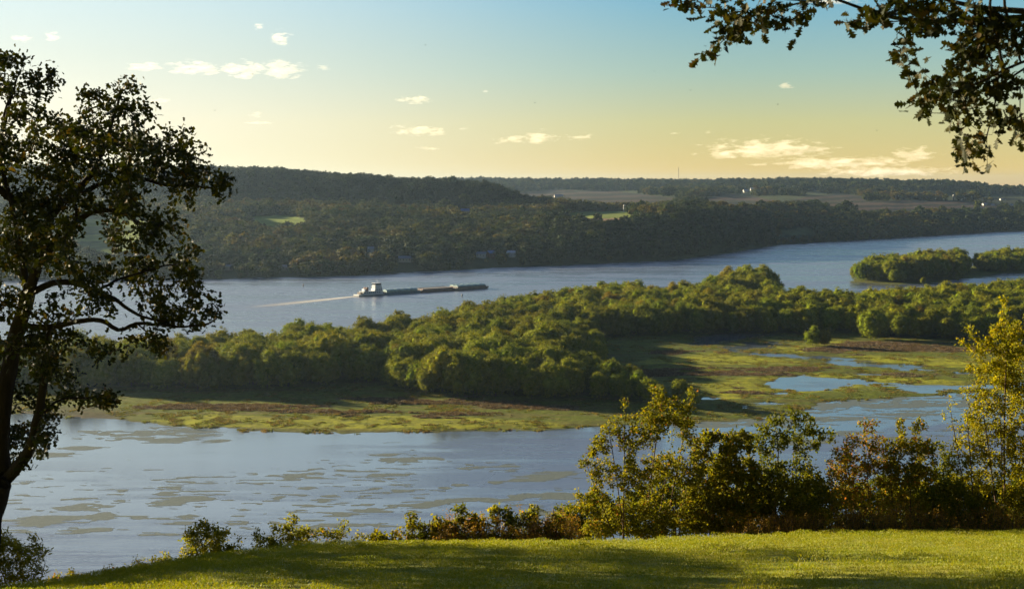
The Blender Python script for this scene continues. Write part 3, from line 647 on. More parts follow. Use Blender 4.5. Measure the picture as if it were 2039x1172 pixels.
# ground outlines of the woods on the flood plain
WOODS = {
    'left': [(-500, 772), (0, 770), (250, 776), (400, 779), (560, 776), (660, 764), (760, 764), (770, 742), (850, 700), (850, 682), (780, 690), (650, 712), (450, 726), (200, 734), (-200, 744), (-500, 750)],
    'centre': [(762, 766), (800, 781), (870, 790), (1000, 796), (1150, 800), (1290, 802), (1296, 794), (1240, 782), (1190, 762), (1186, 740), (1200, 712), (1188, 690), (1120, 672), (1010, 658), (900, 668), (850, 690), (790, 735)],
    'strip': [(960, 664), (1010, 660), (1120, 673), (1190, 674), (1300, 672), (1390, 664), (1500, 664), (1620, 666), (1700, 664), (1745, 674), (1880, 678), (2040, 676), (2500, 668), (2900, 650), (2900, 575), (2500, 580), (2200, 588), (2039, 596), (1900, 612), (1760, 619), (1600, 622), (1500, 616), (1390, 608), (1280, 606), (1150, 618), (1040, 632), (955, 652)],
    'point': [(1405, 600), (1470, 604), (1530, 602), (1546, 590), (1535, 586), (1470, 586), (1405, 592)],
    'island': [(1704, 559), (1780, 563), (1880, 557), (1912, 552), (1925, 541), (1918, 533), (1850, 536), (1760, 545), (1708, 552)],
    'far island': [(1945, 541), (2000, 541), (2060, 538), (2200, 530), (2500, 518), (2500, 503), (2200, 511), (2039, 519), (1950, 530)]}
def poisson(poly, spacing, rg, jitter=0.34):
    g_ = G(np.array([p_[0] for p_ in poly]), np.array([p_[1] for p_ in poly])); x0, y0 = g_[:, 0].min(), g_[:, 1].min(); x1, y1 = g_[:, 0].max(), g_[:, 1].max()
    xs = np.arange(x0, x1 + spacing, spacing); ys = np.arange(y0, y1 + spacing, spacing * 0.87); X, Y = np.meshgrid(xs, ys); X = X + (np.arange(len(ys)) % 2)[:, None] * spacing / 2
    X = X + rg.uniform(-jitter, jitter, X.shape) * spacing; Y = Y + rg.uniform(-jitter, jitter, Y.shape) * spacing
    s_ = sdf(list(map(tuple, g_[:, :2])), X, Y); m = s_ > -1.0
    return np.stack([X[m], Y[m], np.maximum(s_[m], 0)], 1)
rgw = np.random.default_rng(5)
spots = []                                # x, y, scale, crown, wood
for nm, poly in WOODS.items():
    for x, y, e in poisson(poly, 11.6 if nm in ('left', 'centre') else 13.2, rgw):
        px, py = proj(x, y, 0.5)
        if px < -260 or px > 2420: continue
        sc = rgw.uniform(0.76, 1.2) * (0.84 + 0.2 * min(1, e / 14)) * (1 + 0.10 * float(fbm(x / 45, y / 45, 2, 91)))
        if nm == 'point': sc *= 1.22
        if nm == 'island': sc *= 1.12
        if nm == 'centre' and px > 1130: sc *= 0.82
        if nm == 'centre' and px < 980: sc *= 1.06
        if nm == 'strip' and px > 1190 and y < 1180: sc *= 0.95
        spots.append((x, y, sc, int(rgw.integers(0, 8)) if rgw.random() > 0.03 else 8, nm))
EXTRA = [(1618, 690, 0.78, 0, 'pair', 'left and taller tree of the lone pair standing in the open marsh'), (1642, 691, 0.70, 5, 'pair', 'right and rounder tree of the lone pair standing in the open marsh'),
         (1352, 806, 0.72, 2, 'end', 'last small green tree at the marsh end of the central wood'), (1316, 808, 0.62, 5, 'end', 'low bushy tree just before the last one at the marsh end of the central wood'), (1376, 812, 0.45, 1, 'end', 'lowest bush beyond the last tree at the marsh end of the central wood'),
         (494, 704, 1.0, 2, 'lone', 'single round treetop rising over the left wood against the river'), (592, 700, 1.05, 3, 'lone', 'broad treetop with uneven crown rising over the left wood against the river'),
         (1738, 676, 1.12, 4, 'front', 'large rounded tree at the near corner of the right wood beside the marsh'), (1478, 560, 0.4, 1, None, None), (1908, 560, 0.5, 6, 'isle', 'small tree on the bank at the end of the wooded island'), (1838, 566, 0.42, 0, 'isle', 'pale little tree in front of the wooded island'),
         (1142, 628, 1.15, 8, 'lone', 'yellow-tinged tall treetop at the river side of the long wood'), (1575, 790, 0.0, 0, None, None)]
def make_tree(kind, k, x, y, z, sc, rz, label, group):
    r = empty('tree', (x, y, z), rz); r.scale = (sc, sc, sc * random.uniform(0.94, 1.06)); tag(r, label, 'tree', group)
    for nm, me in (('trunk', wood_trunks[k % 3]), ('crown', wood_crowns[k])): link(bpy.data.objects.new(nm, me), r)
    return r
NAME_OF = {'left': ('leafy green tree in the dense wood behind the left shore of the bay', 'trees of the left wood'), 'centre': ('leafy green tree in the big wood between the bay and the marsh', 'trees of the central wood'),
           'strip': ('leafy green tree in the long wood along the river', 'trees of the long riverside wood'), 'point': ('tall green tree in the clump on the point in the river', 'trees on the point'), 'island': ('green tree on the wooded island', 'trees of the island'), 'far island': ('green tree on the farther wooded island', 'trees of the farther island')}
def seen(s_): 
    px, py = proj(s_[0], s_[1], 10.0); return -10 < px < 2050
for e in EXTRA:
    if e[4]: g_ = G(e[0], e[1]); make_tree('tree', e[3], g_[0], g_[1], 0.2, e[2], random.uniform(0, 6.28), e[5], None)
inview = [s_ for s_ in spots if seen(s_)]; outview = [s_ for s_ in spots if not seen(s_)]
inview.sort(key=lambda s_: s_[1]); single, rest = inview[:285], inview[285:] + outview
for x, y, sc, k, nm in single:
    lb, gr = NAME_OF[nm]
    if k == 8: lb = lb.replace('leafy green', 'yellowing')
    make_tree('tree', k, x, y, 0.3, sc, random.uniform(0, 6.28), lb, gr)
rest = np.array([(x, y, 0.3, sc, k) for x, y, sc, k, nm in rest]); print('woods', len(inview), len(outview))
scatter('woods', wood_crowns, rest[:, :3], rest[:, 4], np.repeat(rest[:, 3:4], 3, 1), rng.uniform(0, 6.28, len(rest)), 'farther trees of the riverside woods and islands', 'woods')

# ------------------------------------------------------------------ undergrowth along the wood edges and reeds on the marsh
def tuft_mesh(name, mat, seed, R, h_, nb, wd, lean=0.35):
    rg = np.random.default_rng(seed); p = rg.normal(0, R * 0.5, (nb, 3)); p[:, 2] = 0; hh = h_ * rg.uniform(0.55, 1.2, nb); th = rg.uniform(0, 6.28, nb)
    sd_ = np.stack([np.cos(th), np.sin(th), th * 0], 1) * wd * 0.5; tp = rg.normal(0, lean, (nb, 3)) * hh[:, None]; tp[:, 2] = hh; md = tp * 0.55; md[:, 2] = hh * 0.6
    V = np.stack([p - sd_, p + sd_, p + md + sd_ * 0.9, p + md - sd_ * 0.9, p + tp], 1).reshape(-1, 3); bse = (np.arange(nb) * 5)[:, None]
    me = mesh(name, V, [np.array([0, 1, 2, 3]) + bse, np.array([3, 2, 4]) + bse]); me.materials.append(mat); return me
reed_g = leaf_mat('reeds_green', [(0, (0.07, 0.10, 0.012)), (0.6, (0.13, 0.15, 0.015)), (1, (0.20, 0.19, 0.03))], 0.6, 0.35, 0.2)
reed_b = leaf_mat('reeds_brown', [(0, (0.070, 0.050, 0.038)), (0.6, (0.135, 0.098, 0.070)), (1, (0.22, 0.16, 0.09))], 0.7, 0.25, 0.15)
reed_y = leaf_mat('reeds_straw', [(0, (0.12, 0.10, 0.02)), (0.6, (0.20, 0.16, 0.035)), (1, (0.28, 0.20, 0.06))], 0.7, 0.3, 0.15)
def field_pts(n_, px0=-60, px1=2120, py0=660, py1=866, seed=1):
    rg = np.random.default_rng(seed); iy = rg.random(n_); yv = 1 / (1 / (py0 - YH) ** 1.0 * (1 - iy) + iy / (py1 - YH)) + YH; return rg.uniform(px0, px1, n_), yv
Ap, Bp = field_pts(90000); Wq = G(Ap, Bp); sq = near_land(Ap, Bp, Wq)
wAq = 0.7 * fbm(Wq[:, 0] / 22, Wq[:, 1] / 14, 4, 31) + 0.9 * fbm(Wq[:, 0] / 60, Wq[:, 1] / 7, 3, 32)
bq = np.zeros(len(Ap))
for p_ in BROWN: bq = np.maximum(bq, smooth(-6, 8, sdf(p_, Ap, Bp, 4.0) - 8 + wAq * 44))
clump = fbm(Wq[:, 0] / 7, Wq[:, 1] / 12, 3, 33)
onland = sq > 3
mb = onland & (bq > 0.5); mg = (sq > -9) & (bq < 0.5) & (clump > 0.06) & ((sq > 3) | (clump > 0.3))
zz = np.clip(sq / 40, -1, 1) * 0.7
def put_reeds(name, mask, mat, h_, R, label, seed, cap):
    ids = np.where(mask)[0][:cap]; rg = np.random.default_rng(seed); pr = [tuft_mesh(name + '_tuft', mat, seed + k, R, h_, 26, 0.22) for k in range(4)]
    sc = rg.uniform(0.6, 1.3, (len(ids), 1)); scatter(name, pr, np.stack([Wq[ids, 0], Wq[ids, 1], np.maximum(zz[ids] - 0.2, 0)], 1), rg.integers(0, 4, len(ids)), np.concatenate([sc * 1.4, sc * 1.0, sc], 1), rg.uniform(0, 6.28, len(ids)), label, 'marsh plants')
put_reeds('brown_marsh_plants', mb, reed_b, 0.9, 1.0, 'reddish brown marsh plants standing in bands on the marsh', 301, 16000)
put_reeds('green_reeds', mg & (np.arange(len(Ap)) % 3 > 0), reed_g, 0.6, 1.0, 'yellow-green reeds and sedge scattered on the marsh', 311, 14000)
put_reeds('straw_reeds', mg & (np.arange(len(Ap)) % 3 == 0) & (clump > 0.2), reed_y, 0.7, 0.9, 'straw-coloured dry grass tufts scattered on the marsh', 321, 6000)

# ------------------------------------------------------------------ the woods of the far hills
deep = leaf_mat('hill_leaves_shaded', [(0, (0.012, 0.022, 0.004)), (1, (0.026, 0.040, 0.006))], 0.8, 0.1, 0.1, 0.3)  # leaf colour darkened to carry the shade of the ridge face
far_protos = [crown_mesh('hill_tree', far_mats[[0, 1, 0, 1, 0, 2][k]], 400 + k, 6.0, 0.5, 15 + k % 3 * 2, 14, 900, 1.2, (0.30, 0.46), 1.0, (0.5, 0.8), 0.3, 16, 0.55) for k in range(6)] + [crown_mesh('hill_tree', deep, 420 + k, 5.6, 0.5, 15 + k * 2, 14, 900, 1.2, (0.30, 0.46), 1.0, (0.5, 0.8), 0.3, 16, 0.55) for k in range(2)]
HOUSES = [  # picture x, y of the base, depth, width, depth, wall height, turn, wall colour, roof colour, label
    (738, 507, 2080, 11, 9, 8.0, 0.2, 'white', 'grey', 'tall white two-storey house among trees on the far slope'),
    (806, 520, 2015, 22, 9, 3.6, 0.1, 'cream', 'slate', 'long low house with pale roof above the far river bank'),
    (958, 517, 2090, 17, 9, 3.6, -0.1, 'white', 'slate', 'low white house with flat grey roof beside yellow bushes on the far bank'),
    (977, 515, 2100, 12, 11, 5.0, 0.5, 'red', 'blue', 'blue-roofed barn-like house between the two white houses on the far bank'),
    (1018, 514, 2110, 15, 9, 4.0, -0.25, 'white', 'white', 'bright white house with two gable ends on the far bank'),
    (926, 431, 2790, 20, 12, 5, 0.1, 'grey', 'blue', 'blue roofed shed high on the dark hillside'),
    (1484, 393, 5300, 34, 16, 9, 0.2, 'white', 'grey', 'white farmhouse below the far ridge'),
    (1500, 391, 5420, 44, 20, 8, 0.0, 'grey', 'grey', 'grey barn beside the white farmhouse below the far ridge'),
    (1112, 395, 4600, 46, 16, 7, 0.1, 'cream', 'grey', 'pale long barn in the valley fields left of the silo'),
    (1958, 417, 4500, 20, 12, 6, 0.3, 'white', 'grey', 'white shed in the hamlet by the striped fields'),
    (2014, 416, 4560, 22, 12, 7, -0.1, 'white', 'white', 'largest white building of the hamlet by the striped fields'),
    (1975, 416, 4540, 16, 11, 5, -0.3, 'cream', 'grey', 'cream house in the hamlet by the striped fields'),
    (1992, 397, 5000, 18, 10, 6, 0.2, 'white', 'white', 'tiny white farmhouse on the green field above the hamlet'),
    (565, 534, 1890, 9, 7, 3.2, 0.2, 'cream', 'grey', 'small pale cottage by the water on the left of the far bank'),
    (455, 534, 1880, 9, 7, 3.0, -0.2, 'cream', 'slate', 'small grey cottage half hidden by trees near the left end of the far bank')]
def far_points(n_, d0, d1, seed):
    rg = np.random.default_rng(seed); return rg.uniform(-700, 2750, n_), np.sqrt(rg.uniform(d0 * d0, d1 * d1, n_))
pts = [far_points(62000, 1740, 3500, 1), far_points(50000, 3500, 8200, 2), far_points(16000, 8200, 14000, 3)]
Fp = np.concatenate([p_[0] for p_ in pts]); Fd = np.concatenate([p_[1] for p_ in pts]); sc0 = np.concatenate([np.full(62000, 1.0), np.full(50000, 1.35), np.full(16000, 1.8)])
ok = Fd > shore(Fp) + 8
Fp, Fd, sc0 = Fp[ok], Fd[ok], sc0[ok]; Fx = (Fp - CX) / F * Fd; Fz = terr_z(Fp, Fd); qx, qy = proj(Fx, Fd, Fz)
qt = proj(Fx, Fd, Fz + 15 * sc0)[1]
keep = np.ones(len(Fp), bool)
for poly, c0, c1, sw, d0, d1 in FIELDS:
    keep &= ~((sdf(poly, qx, qy, 2.0) > -1) & (Fd > d0) & (Fd < d1))
    front = (sdf(poly, qx, qt + 2, 2.0) > 1) & (Fd < d0 + 500) & (Fd > d0 - 300) & (sdf(poly, qx, qy, 2.0) <= 0); keep &= ~front
for h_ in HOUSES:
    keep &= ~((np.abs(Fp - h_[0]) < (h_[3] / 2 + 7) * F / h_[2]) & (Fd < h_[2] + 12) & (Fd > h_[2] - 120 * (h_[2] / 2000) ** 1.5))
flatv = (Fd > 3500) & (Fd > shore(Fp) * 1.16) & (Fz < 88) & (Fp > 900)                # the farmed valley is mostly open
keep &= ~(flatv & (fbm(Fx / 260, Fd / 420, 3, 14) < -0.04))
keep &= ~((Fd > 6900) & (fbm(Fx / 500, Fd / 500, 3, 15) < 0.25))
# what the nearer ground hides is left out
hor = np.minimum.accumulate(np.where(Df > shore(Af), SY - 3, 9999), axis=0); ci = np.clip(((Fp - pxs[0]) / 6).astype(int), 0, len(pxs) - 1); ri = np.clip(np.searchsorted(ds, Fd) - 2, 0, len(ds) - 1)
keep &= qt < hor[ri, ci] + 14
Fp, Fd, Fx, Fz, sc0 = Fp[keep], Fd[keep], Fx[keep], Fz[keep], sc0[keep]; print('hill trees', len(Fp))
rg = np.random.default_rng(6)
warm = fbm(Fx / 120, Fd / 160, 3, 16) + rg.normal(0, 0.12, len(Fp)) + 0.10 * (Fz < 70) * (Fd < 3400)
warm = warm + 0.35 * fbm(Fx / 450, Fd / 300, 2, 18) - 0.9 * ((Fz > 74) & (Fd < 3300)) - 0.5 * ((Fp > 1080) & (Fp < 1545) & (Fz < 52) & (Fd < 3000)) - 0.2 * (Fd > 5000)  # ridge trees picked darker, the slope's shade put into their leaf colour
kk = np.where(warm > 0.36, 5, np.where(warm > 0.02, rg.choice([1, 3], len(Fp)), rg.choice([0, 2, 4], len(Fp))))
kk = np.where((Fz > 70) & (Fd < 3400) & (Fd > 2820) & (Fp < 1100) & (rg.random(len(Fp)) < 0.85), rg.choice([6, 7], len(Fp)), kk); kk = np.where((Fd > 5600) & (rg.random(len(Fp)) < 0.5), rg.choice([6, 7], len(Fp)), kk)  # darkened crowns crowd the ridge face, its shade painted by leaf colour
low = smooth(40, 0, Fd - shore(Fp))
scl = sc0 * rg.uniform(0.7, 1.3, len(Fp)) * (1 - 0.45 * low); scl3 = np.stack([scl * 1.4, scl * 1.4, scl * rg.uniform(0.8, 1.15, len(Fp))], 1)
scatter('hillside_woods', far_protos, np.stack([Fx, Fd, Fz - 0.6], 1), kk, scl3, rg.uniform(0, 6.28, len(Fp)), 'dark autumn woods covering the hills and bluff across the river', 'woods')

# named trees of the far bank that stand out
fb_mats = {'gold': leaf_mat('bank_leaves_gold', [(0, (0.16, 0.13, 0.015)), (1, (0.28, 0.20, 0.02))], 0.6, 0.3, 0.2), 'orange': leaf_mat('bank_leaves_orange', [(0, (0.14, 0.085, 0.015)), (1, (0.22, 0.13, 0.03))], 0.6, 0.3, 0.2)}
fb_cr = {k: crown_mesh('crown', m_, 460, 6.0, 0.6, 13, 11, 2500, 0.9) for k, m_ in fb_mats.items()}
for px, py, d, sc, k, lb in [(940, 523, 2060, 0.75, 'gold', 'bright yellow-green bush by the water in front of the low white house'), (968, 524, 2055, 0.5, 'gold', 'small yellow bush between the two yellow clumps on the far bank'), (1002, 518, 2075, 0.9, 'gold', 'broad yellow-green tree in front of the bright white house'), (930, 524, 2050, 0.5, 'gold', 'lowest yellow-green bush at the left of the far bank houses'),
                            (838, 514, 2040, 1.25, 'orange', 'large orange-brown tree beside the long low house'), (856, 516, 2045, 1.1, 'orange', 'second orange-brown tree right beside the largest one'), (874, 518, 2040, 1.1, 'orange', 'olive-orange tree at the right of the orange pair by the far bank'), (397, 545, 1840, 1.0, 'gold', 'pale yellow tree by the far shore just beyond the oak branches')]:
    g_ = P(px, py, d); z = float(terr_z(px, d)); r = empty('tree', (g_[0], d, z - 0.3), random.uniform(0, 6)); r.scale = (sc,) * 3; tag(r, lb, 'tree', 'bright trees on the far bank'); link(bpy.data.objects.new('crown', fb_cr[k]), r); link(bpy.data.objects.new('trunk', wood_trunks[0]), r).scale = (0.6, 0.6, 0.6)

# ------------------------------------------------------------------ houses, silo, mast
wallm = {'white': plain('painted_white', (0.78, 0.78, 0.76), 0.6), 'cream': plain('painted_cream', (0.55, 0.50, 0.42), 0.7), 'red': plain('barn_brown', (0.20, 0.09, 0.07), 0.8), 'grey': plain('weathered_wall', (0.30, 0.30, 0.31), 0.7)}
roofm = {'grey': plain('roof_grey', (0.30, 0.31, 0.34), 0.6), 'slate': plain('roof_slate', (0.26, 0.28, 0.34), 0.5), 'blue': plain('roof_blue', (0.16, 0.24, 0.48), 0.4), 'white': plain('roof_white', (0.72, 0.72, 0.74), 0.5)}
glassm = plain('window_glass', (0.03, 0.04, 0.05), 0.1)
def house(px, py, d, wdt, dep, h_, rz, wc, rc, label):
    x = (px - CX) / F * d; z = float(terr_z(px, d)) + (2.0 if d < 3000 else 0); zb = float(P(px, py, d)[2])
    r = empty('house' if wdt < 30 else 'barn', (x, d, z), rz); tag(r, label, 'house' if wdt < 30 and 'barn' not in label and 'shed' not in label else 'barn', 'houses across the river')
    hw, hd, gr = wdt / 2 * (0.8 if d < 3000 else 0.6), dep / 2, dep * 0.32; wc = 'cream' if d > 4000 and wc == 'white' else wc; rc = 'grey' if d > 4000 else rc; h_ = h_ * (1 if d < 3000 else 0.7)
    MB().prism([(-hd, -7), (hd, -7), (hd, h_), (0, h_ + gr), (-hd, h_)], -hw, hw).build('wall', wallm[wc], r)
    t_ = 0.3; e = 0.5; ro = MB()
    for s_ in (-1, 1): ro.prism([(s_ * (hd + e), h_ - e * gr / hd), (s_ * (hd + e), h_ - e * gr / hd + t_), (0, h_ + gr + t_), (0, h_ + gr + 0.02)][::s_], -hw - e, hw + e)
    rf = ro.build('roof', roofm[rc], r); MB().box(hw * 0.4, hw * 0.4 + 0.9, -0.5, 0.5, h_, h_ + gr + 1.4).build('chimney', wallm['red'], rf)
    rows = 2 if h_ > 7 else 1; nwin = max(2, int(wdt / 4))
    for rr in range(rows):
        for k in range(nwin):
            cx_ = -hw + (k + 0.5) * wdt / nwin; z0 = 1.0 + rr * 3.1
            if rr == 0 and k == nwin // 2: MB().box(cx_ - 0.55, cx_ + 0.55, -hd - 0.06, -hd + 0.05, 0.0, 2.1).build('door', wallm['grey'], r); continue
            MB().box(cx_ - 0.6, cx_ + 0.6, -hd - 0.05, -hd + 0.05, z0, z0 + 1.5).build('window', glassm, r)
    return r
for h_ in HOUSES: house(*h_)
metal = plain('galvanised_metal', (0.55, 0.57, 0.60), 0.35, 0.6)
def silo(px, d, r_, h_, label):
    r = empty('silo', ((px - CX) / F * d, d, float(terr_z(px, d)))); tag(r, label, 'silo')
    MB().cyl(0, 0, -2, h_, r_, n=20).build('wall', wallm['grey'], r)
    m_ = MB(); 
    for k in range(4): a0, a1 = k * math.pi / 8, (k + 1) * math.pi / 8; m_.cyl(0, 0, h_ + r_ * math.sin(a0), h_ + r_ * math.sin(a1), r_ * math.cos(a0) * 1.03, max(0.05, r_ * math.cos(a1) * 1.03), 20)
    m_.build('dome', wallm['cream'], r)
silo(1243, 2930, 2.5, 13, 'pale silo with white dome on the bluff beside the green field'); silo(1897, 4700, 3.4, 15, 'tall thin silo in the striped fields at the right')
r = empty('radio_mast', ((1350 - CX) / F * 7200, 7200, float(terr_z(1350, 7200)))); tag(r, 'thin radio mast standing on the far ridge', 'mast')
mast_h = float(P(1350, 333, 7200)[2]) - r.location.z; m_ = MB()
for k in range(3): a = k * 2.094; m_.bar((1.6 * math.cos(a), 1.6 * math.sin(a), 0), (0.6 * math.cos(a), 0.6 * math.sin(a), mast_h), 0.35)
for k in range(24): z = k * mast_h / 24; m_.bar((1.4, 0, z), (-0.8, 1.2, z + mast_h / 24), 0.2).bar((-0.8, 1.2, z), (-0.8, -1.2, z + mast_h / 24), 0.2).bar((-0.8, -1.2, z), (1.4, 0, z + mast_h / 24), 0.2)
m_.build('tower', plain('mast_steel', (0.12, 0.08, 0.07), 0.6), r)
m_ = MB()
for k in range(3): a = k * 2.094 + 0.5; m_.bar((0, 0, mast_h * 0.9), (mast_h * 0.5 * math.cos(a), mast_h * 0.5 * math.sin(a), 0), 0.08)
m_.build('guy_wires', metal, r)

# ------------------------------------------------------------------ towboat, barges, wake, buoys
hullw = plain('hull_white', (0.72, 0.74, 0.76), 0.45, 0, 0.06, 0.4); hulld = plain('hull_dark', (0.03, 0.04, 0.06), 0.5); rust = plain('barge_rust', (0.15, 0.085, 0.07), 0.7, 0, 0.35, 0.3); brn = plain('barge_brown', (0.17, 0.13, 0.11), 0.7, 0, 0.3, 0.3)
teal = plain('cover_teal', (0.27, 0.42, 0.42), 0.5, 0, 0.25, 0.4); blu = plain('barge_blue', (0.12, 0.20, 0.27), 0.6, 0, 0.25, 0.4); deckm = plain('deck_pale', (0.45, 0.42, 0.38), 0.8, 0, 0.2, 0.5); redp = plain('stack_brown', (0.22, 0.08, 0.05), 0.5)
S0 = G(709, 590); S1 = G(969, 573.5); ax = Vector(S1 - S0); TOT = ax.length; RZ = math.atan2(ax.y, ax.x)
def at_tow(s_, off=0.0): v = Vector(S0) + ax.normalized() * s_ + Vector((-ax.y, ax.x, 0)).normalized() * off; return (v.x, v.y, 0.0)
BL = TOT * 0.19; L3 = (TOT - BL) / 3
tb = empty('towboat', at_tow(0), RZ); tag(tb, 'white river towboat with tall pilothouse pushing barges', 'towboat')
L_ = BL; bw = 5.0
MB().prism([(-bw, -0.8), (bw, -0.8), (bw, 1.0), (-bw, 1.0)], 0, L_ - 0.5).build('hull', hulld, tb)
MB().box(0.2, L_ - 0.7, -bw - 0.05, bw + 0.05, 0.9, 1.9).build('bulwark', hullw, tb)
d1 = MB().box(7, L_ - 2.2, -4.0, 4.0, 2.2, 4.9).build('main_deck_house', hullw, tb)
for k in range(8): MB().box(8.5 + k * 2.7, 9.6 + k * 2.7, -4.05, -3.9, 3.0, 4.2).build('window', glassm, d1)
d2 = MB().box(L_ * 0.64, L_ - 2.6, -3.6, 3.6, 4.9, 7.4).build('upper_deck_house', hullw, tb)
for k in range(4): MB().box(L_ * .66 + k * 2.4, L_ * .66 + 1.0 + k * 2.4, -3.65, -3.5, 5.6, 6.7).build('window', glassm, d2)
MB().box(6.5, L_ - 1.8, -4.5, 4.5, 4.9, 5.1).build('deck_edge', hullw, tb)
MB().box(L_ * 0.66, L_ - 2.9, -3.1, 3.1, 7.4, 9.8).build('third_deck_house', hullw, tb)
MB().box(L_ * 0.64, L_ - 2.5, -3.5, 3.5, 9.8, 10.0).build('deck_edge', hullw, tb)
ph = MB().box(L_ * 0.67, L_ - 3.6, -2.7, 2.7, 10.0, 11.2).build('pilothouse', hullw, tb)
MB().box(L_ * 0.67 + .1, L_ - 3.7, -2.6, 2.6, 11.2, 13.0, -0.25, -0.25).build('windows', glassm, ph)
for k in range(5): x = L_ * 0.67 + .05 + k * (L_ * 0.33 - 3.7) / 4; MB().bar((x, -2.75, 11.2), (x, -2.95, 13.0), 0.10).build('window_post', hullw, ph)
MB().box(L_ * 0.65, L_ - 3.2, -3.2, 3.2, 13.0, 13.3).build('roof', hullw, ph); MB().bar((L_ * .8, 0, 13.3), (L_ * .8, 0, 17), 0.12).bar((L_ * .8, -1.2, 15.4), (L_ * .8, 1.2, 15.4), 0.1).build('antenna', hullw, ph)
for s_ in (-1, 1): MB().box(11.5, 14.3, s_ * 2.1 - .8, s_ * 2.1 + .8, 4.9, 9.2, 0.3, 0.1).build('funnel', redp, tb)
MB().box(9.2, 11.0, -2.4, 2.4, 5.1, 7.6).build('vent_box', hullw, tb); MB().box(3.5, 6.2, -3.2, 3.2, 2.2, 4.2).build('winch_house', brn, tb)
MB().bar((16, 0, 5), (16, 0, 10.5), 0.15).build('mast', hullw, tb); rl = MB()
for s_ in (-1, 1):
    for k in range(12): x = 0.6 + k * (L_ * 0.5) / 12; rl.bar((x, s_ * 4.8, 2.2), (x, s_ * 4.8, 3.3), 0.06)
    rl.bar((0.6, s_ * 4.8, 3.3), (L_ * 0.5, s_ * 4.8, 3.3), 0.06)
rl.build('railing', hullw, tb)
for s_ in (-3, 3): MB().box(L_ - 0.9, L_ + 0.1, s_ - .7, s_ + .7, -0.5, 3.6).build('push_knee', hulld, tb)
def barge(s0, off, length, side, top, label, kind):
    r = empty('barge', at_tow(s0, off), RZ); tag(r, label, 'barge', 'barges pushed by the towboat'); w_ = 4.7; L = length - 0.5
    MB().prism([(0.3, -0.8), (0.3, 2.5), (L, 2.5), (L - 0.2, 1.4), (L - 4.5 if kind == 'bow' else L - 0.6, -0.8)][::-1], -w_, w_, 'y').build('hull', side, r)
    MB().box(0.4, L, -w_ - .04, w_ + .04, 2.5, 2.7).build('deck', deckm if kind != 'covered' else brn, r)
    if kind in ('covered', 'bow'):
        x0 = 3.0 if kind == 'covered' else 3.5; MB().box(x0, L - 4, -w_ + 0.7, w_ - .7, 2.7, 3.9).build('coaming', side if kind == 'bow' else teal, r)
        nn = 9; seg = (L - 4 - x0) / nn
        for k in range(nn):
            a, b_ = x0 + k * seg, x0 + (k + 1) * seg - 0.15; hh = 0.25 * (k % 2)
            MB().prism([(-w_ + .6, 3.9), (w_ - .6, 3.9), (w_ - .8, 4.7 + hh), (1.2, 5.5 + hh), (-1.2, 5.5 + hh), (-w_ + .8, 4.7 + hh)], a, b_).build('hatch_cover', top, r)
    else:
        co = MB(); co.box(3, L - 3.5, -w_ + .5, -w_ + .8, 2.7, 4.0).box(3, L - 3.5, w_ - .8, w_ - .5, 2.7, 4.0).box(2.7, 3, -w_ + .5, w_ - .5, 2.7, 4.0).box(L - 3.5, L - 3.2, -w_ + .5, w_ - .5, 2.7, 4.0); co.build('coaming', side, r)
        MB().box(3, L - 3.5, -w_ + .8, w_ - .8, 2.7, 3.1 if kind == 'empty' else 3.8).build('hold', top, r)
    for x in (1.4, L - 1.6):
        for s_ in (-3.6, 3.6): MB().cyl(x, s_, 2.7, 3.4, 0.3, n=8).build('bollard', hulld, r)
barge(BL, 0, L3, blu, teal, 'teal covered barge nearest the towboat', 'covered'); barge(BL + L3, 0, L3, rust, deckm, 'open barge with red-brown side in the middle of the tow', 'open')
barge(BL + 2 * L3, 0, L3, brn, teal, 'brown sided barge with teal covers at the head of the tow', 'bow')
barge(BL + 1.05 * L3, 9.8, L3, blu, brn, 'low dark-green barge on the far side of the red-brown one', 'open'); barge(BL + 2.05 * L3, 9.8, L3, rust, teal, 'covered barge on the far side of the head barge', 'bow')
# wake
wk, n = material('foam'); tco = n.n('ShaderNodeTexCoord').outputs['Object']; g = n.noise(n.mapping(tco, (0.22, 1.0, 1)), 1.0, 5, 0.75)
fa = n.n('ShaderNodeAttribute', attribute_name='foam').outputs['Fac']
b = n.n('ShaderNodeBsdfPrincipled'); n.inp(b, 'Base Color', (0.75, 0.70, 0.62)); n.inp(b, 'Roughness', 0.8)
tr = n.n('ShaderNodeBsdfTransparent'); mx = n.n('ShaderNodeMixShader', i0=n.maprange(n.math('ADD', g, fa), 0.72, 1.35)); n.L.new(tr.outputs[0], mx.inputs[1]); n.L.new(b.outputs[0], mx.inputs[2]); out(n, mx.outputs[0])
us = np.linspace(0, 1, 160); vs = np.linspace(-1, 1, 40); U, V_ = np.meshgrid(us, vs); E0 = G(480, 614); ln = np.linalg.norm(E0 - S0); dirw = (E0 - S0) / ln; sdw = np.array([-dirw[1], dirw[0], 0])
wd = 8.0 + 30 * U; X = S0 + dirw * (U * ln - 4)[..., None] + sdw * (V_ * wd)[..., None]; fo = (0.80 * (1 - U) ** 0.7 + 0.14) * (1 - np.abs(V_) ** 2) * (0.75 + 0.25 * np.cos(V_ * 5)); X[..., 2] = 0.06 + 0.45 * np.clip(fo, 0, 1) * (vnoise(X[..., 0] * 1.2, X[..., 1] * 1.2, 3)) * np.exp(-U * 4)
i = np.arange(U.size).reshape(U.shape); me = mesh('wake', X, np.stack([i[:-1, :-1], i[:-1, 1:], i[1:, 1:], i[1:, :-1]], -1).reshape(-1, 4), True); attr_f(me, 'foam', fo.ravel()); tag(obj('wake', me, wk), 'pale foamy wake trailing behind the towboat', 'wake', kind='stuff')
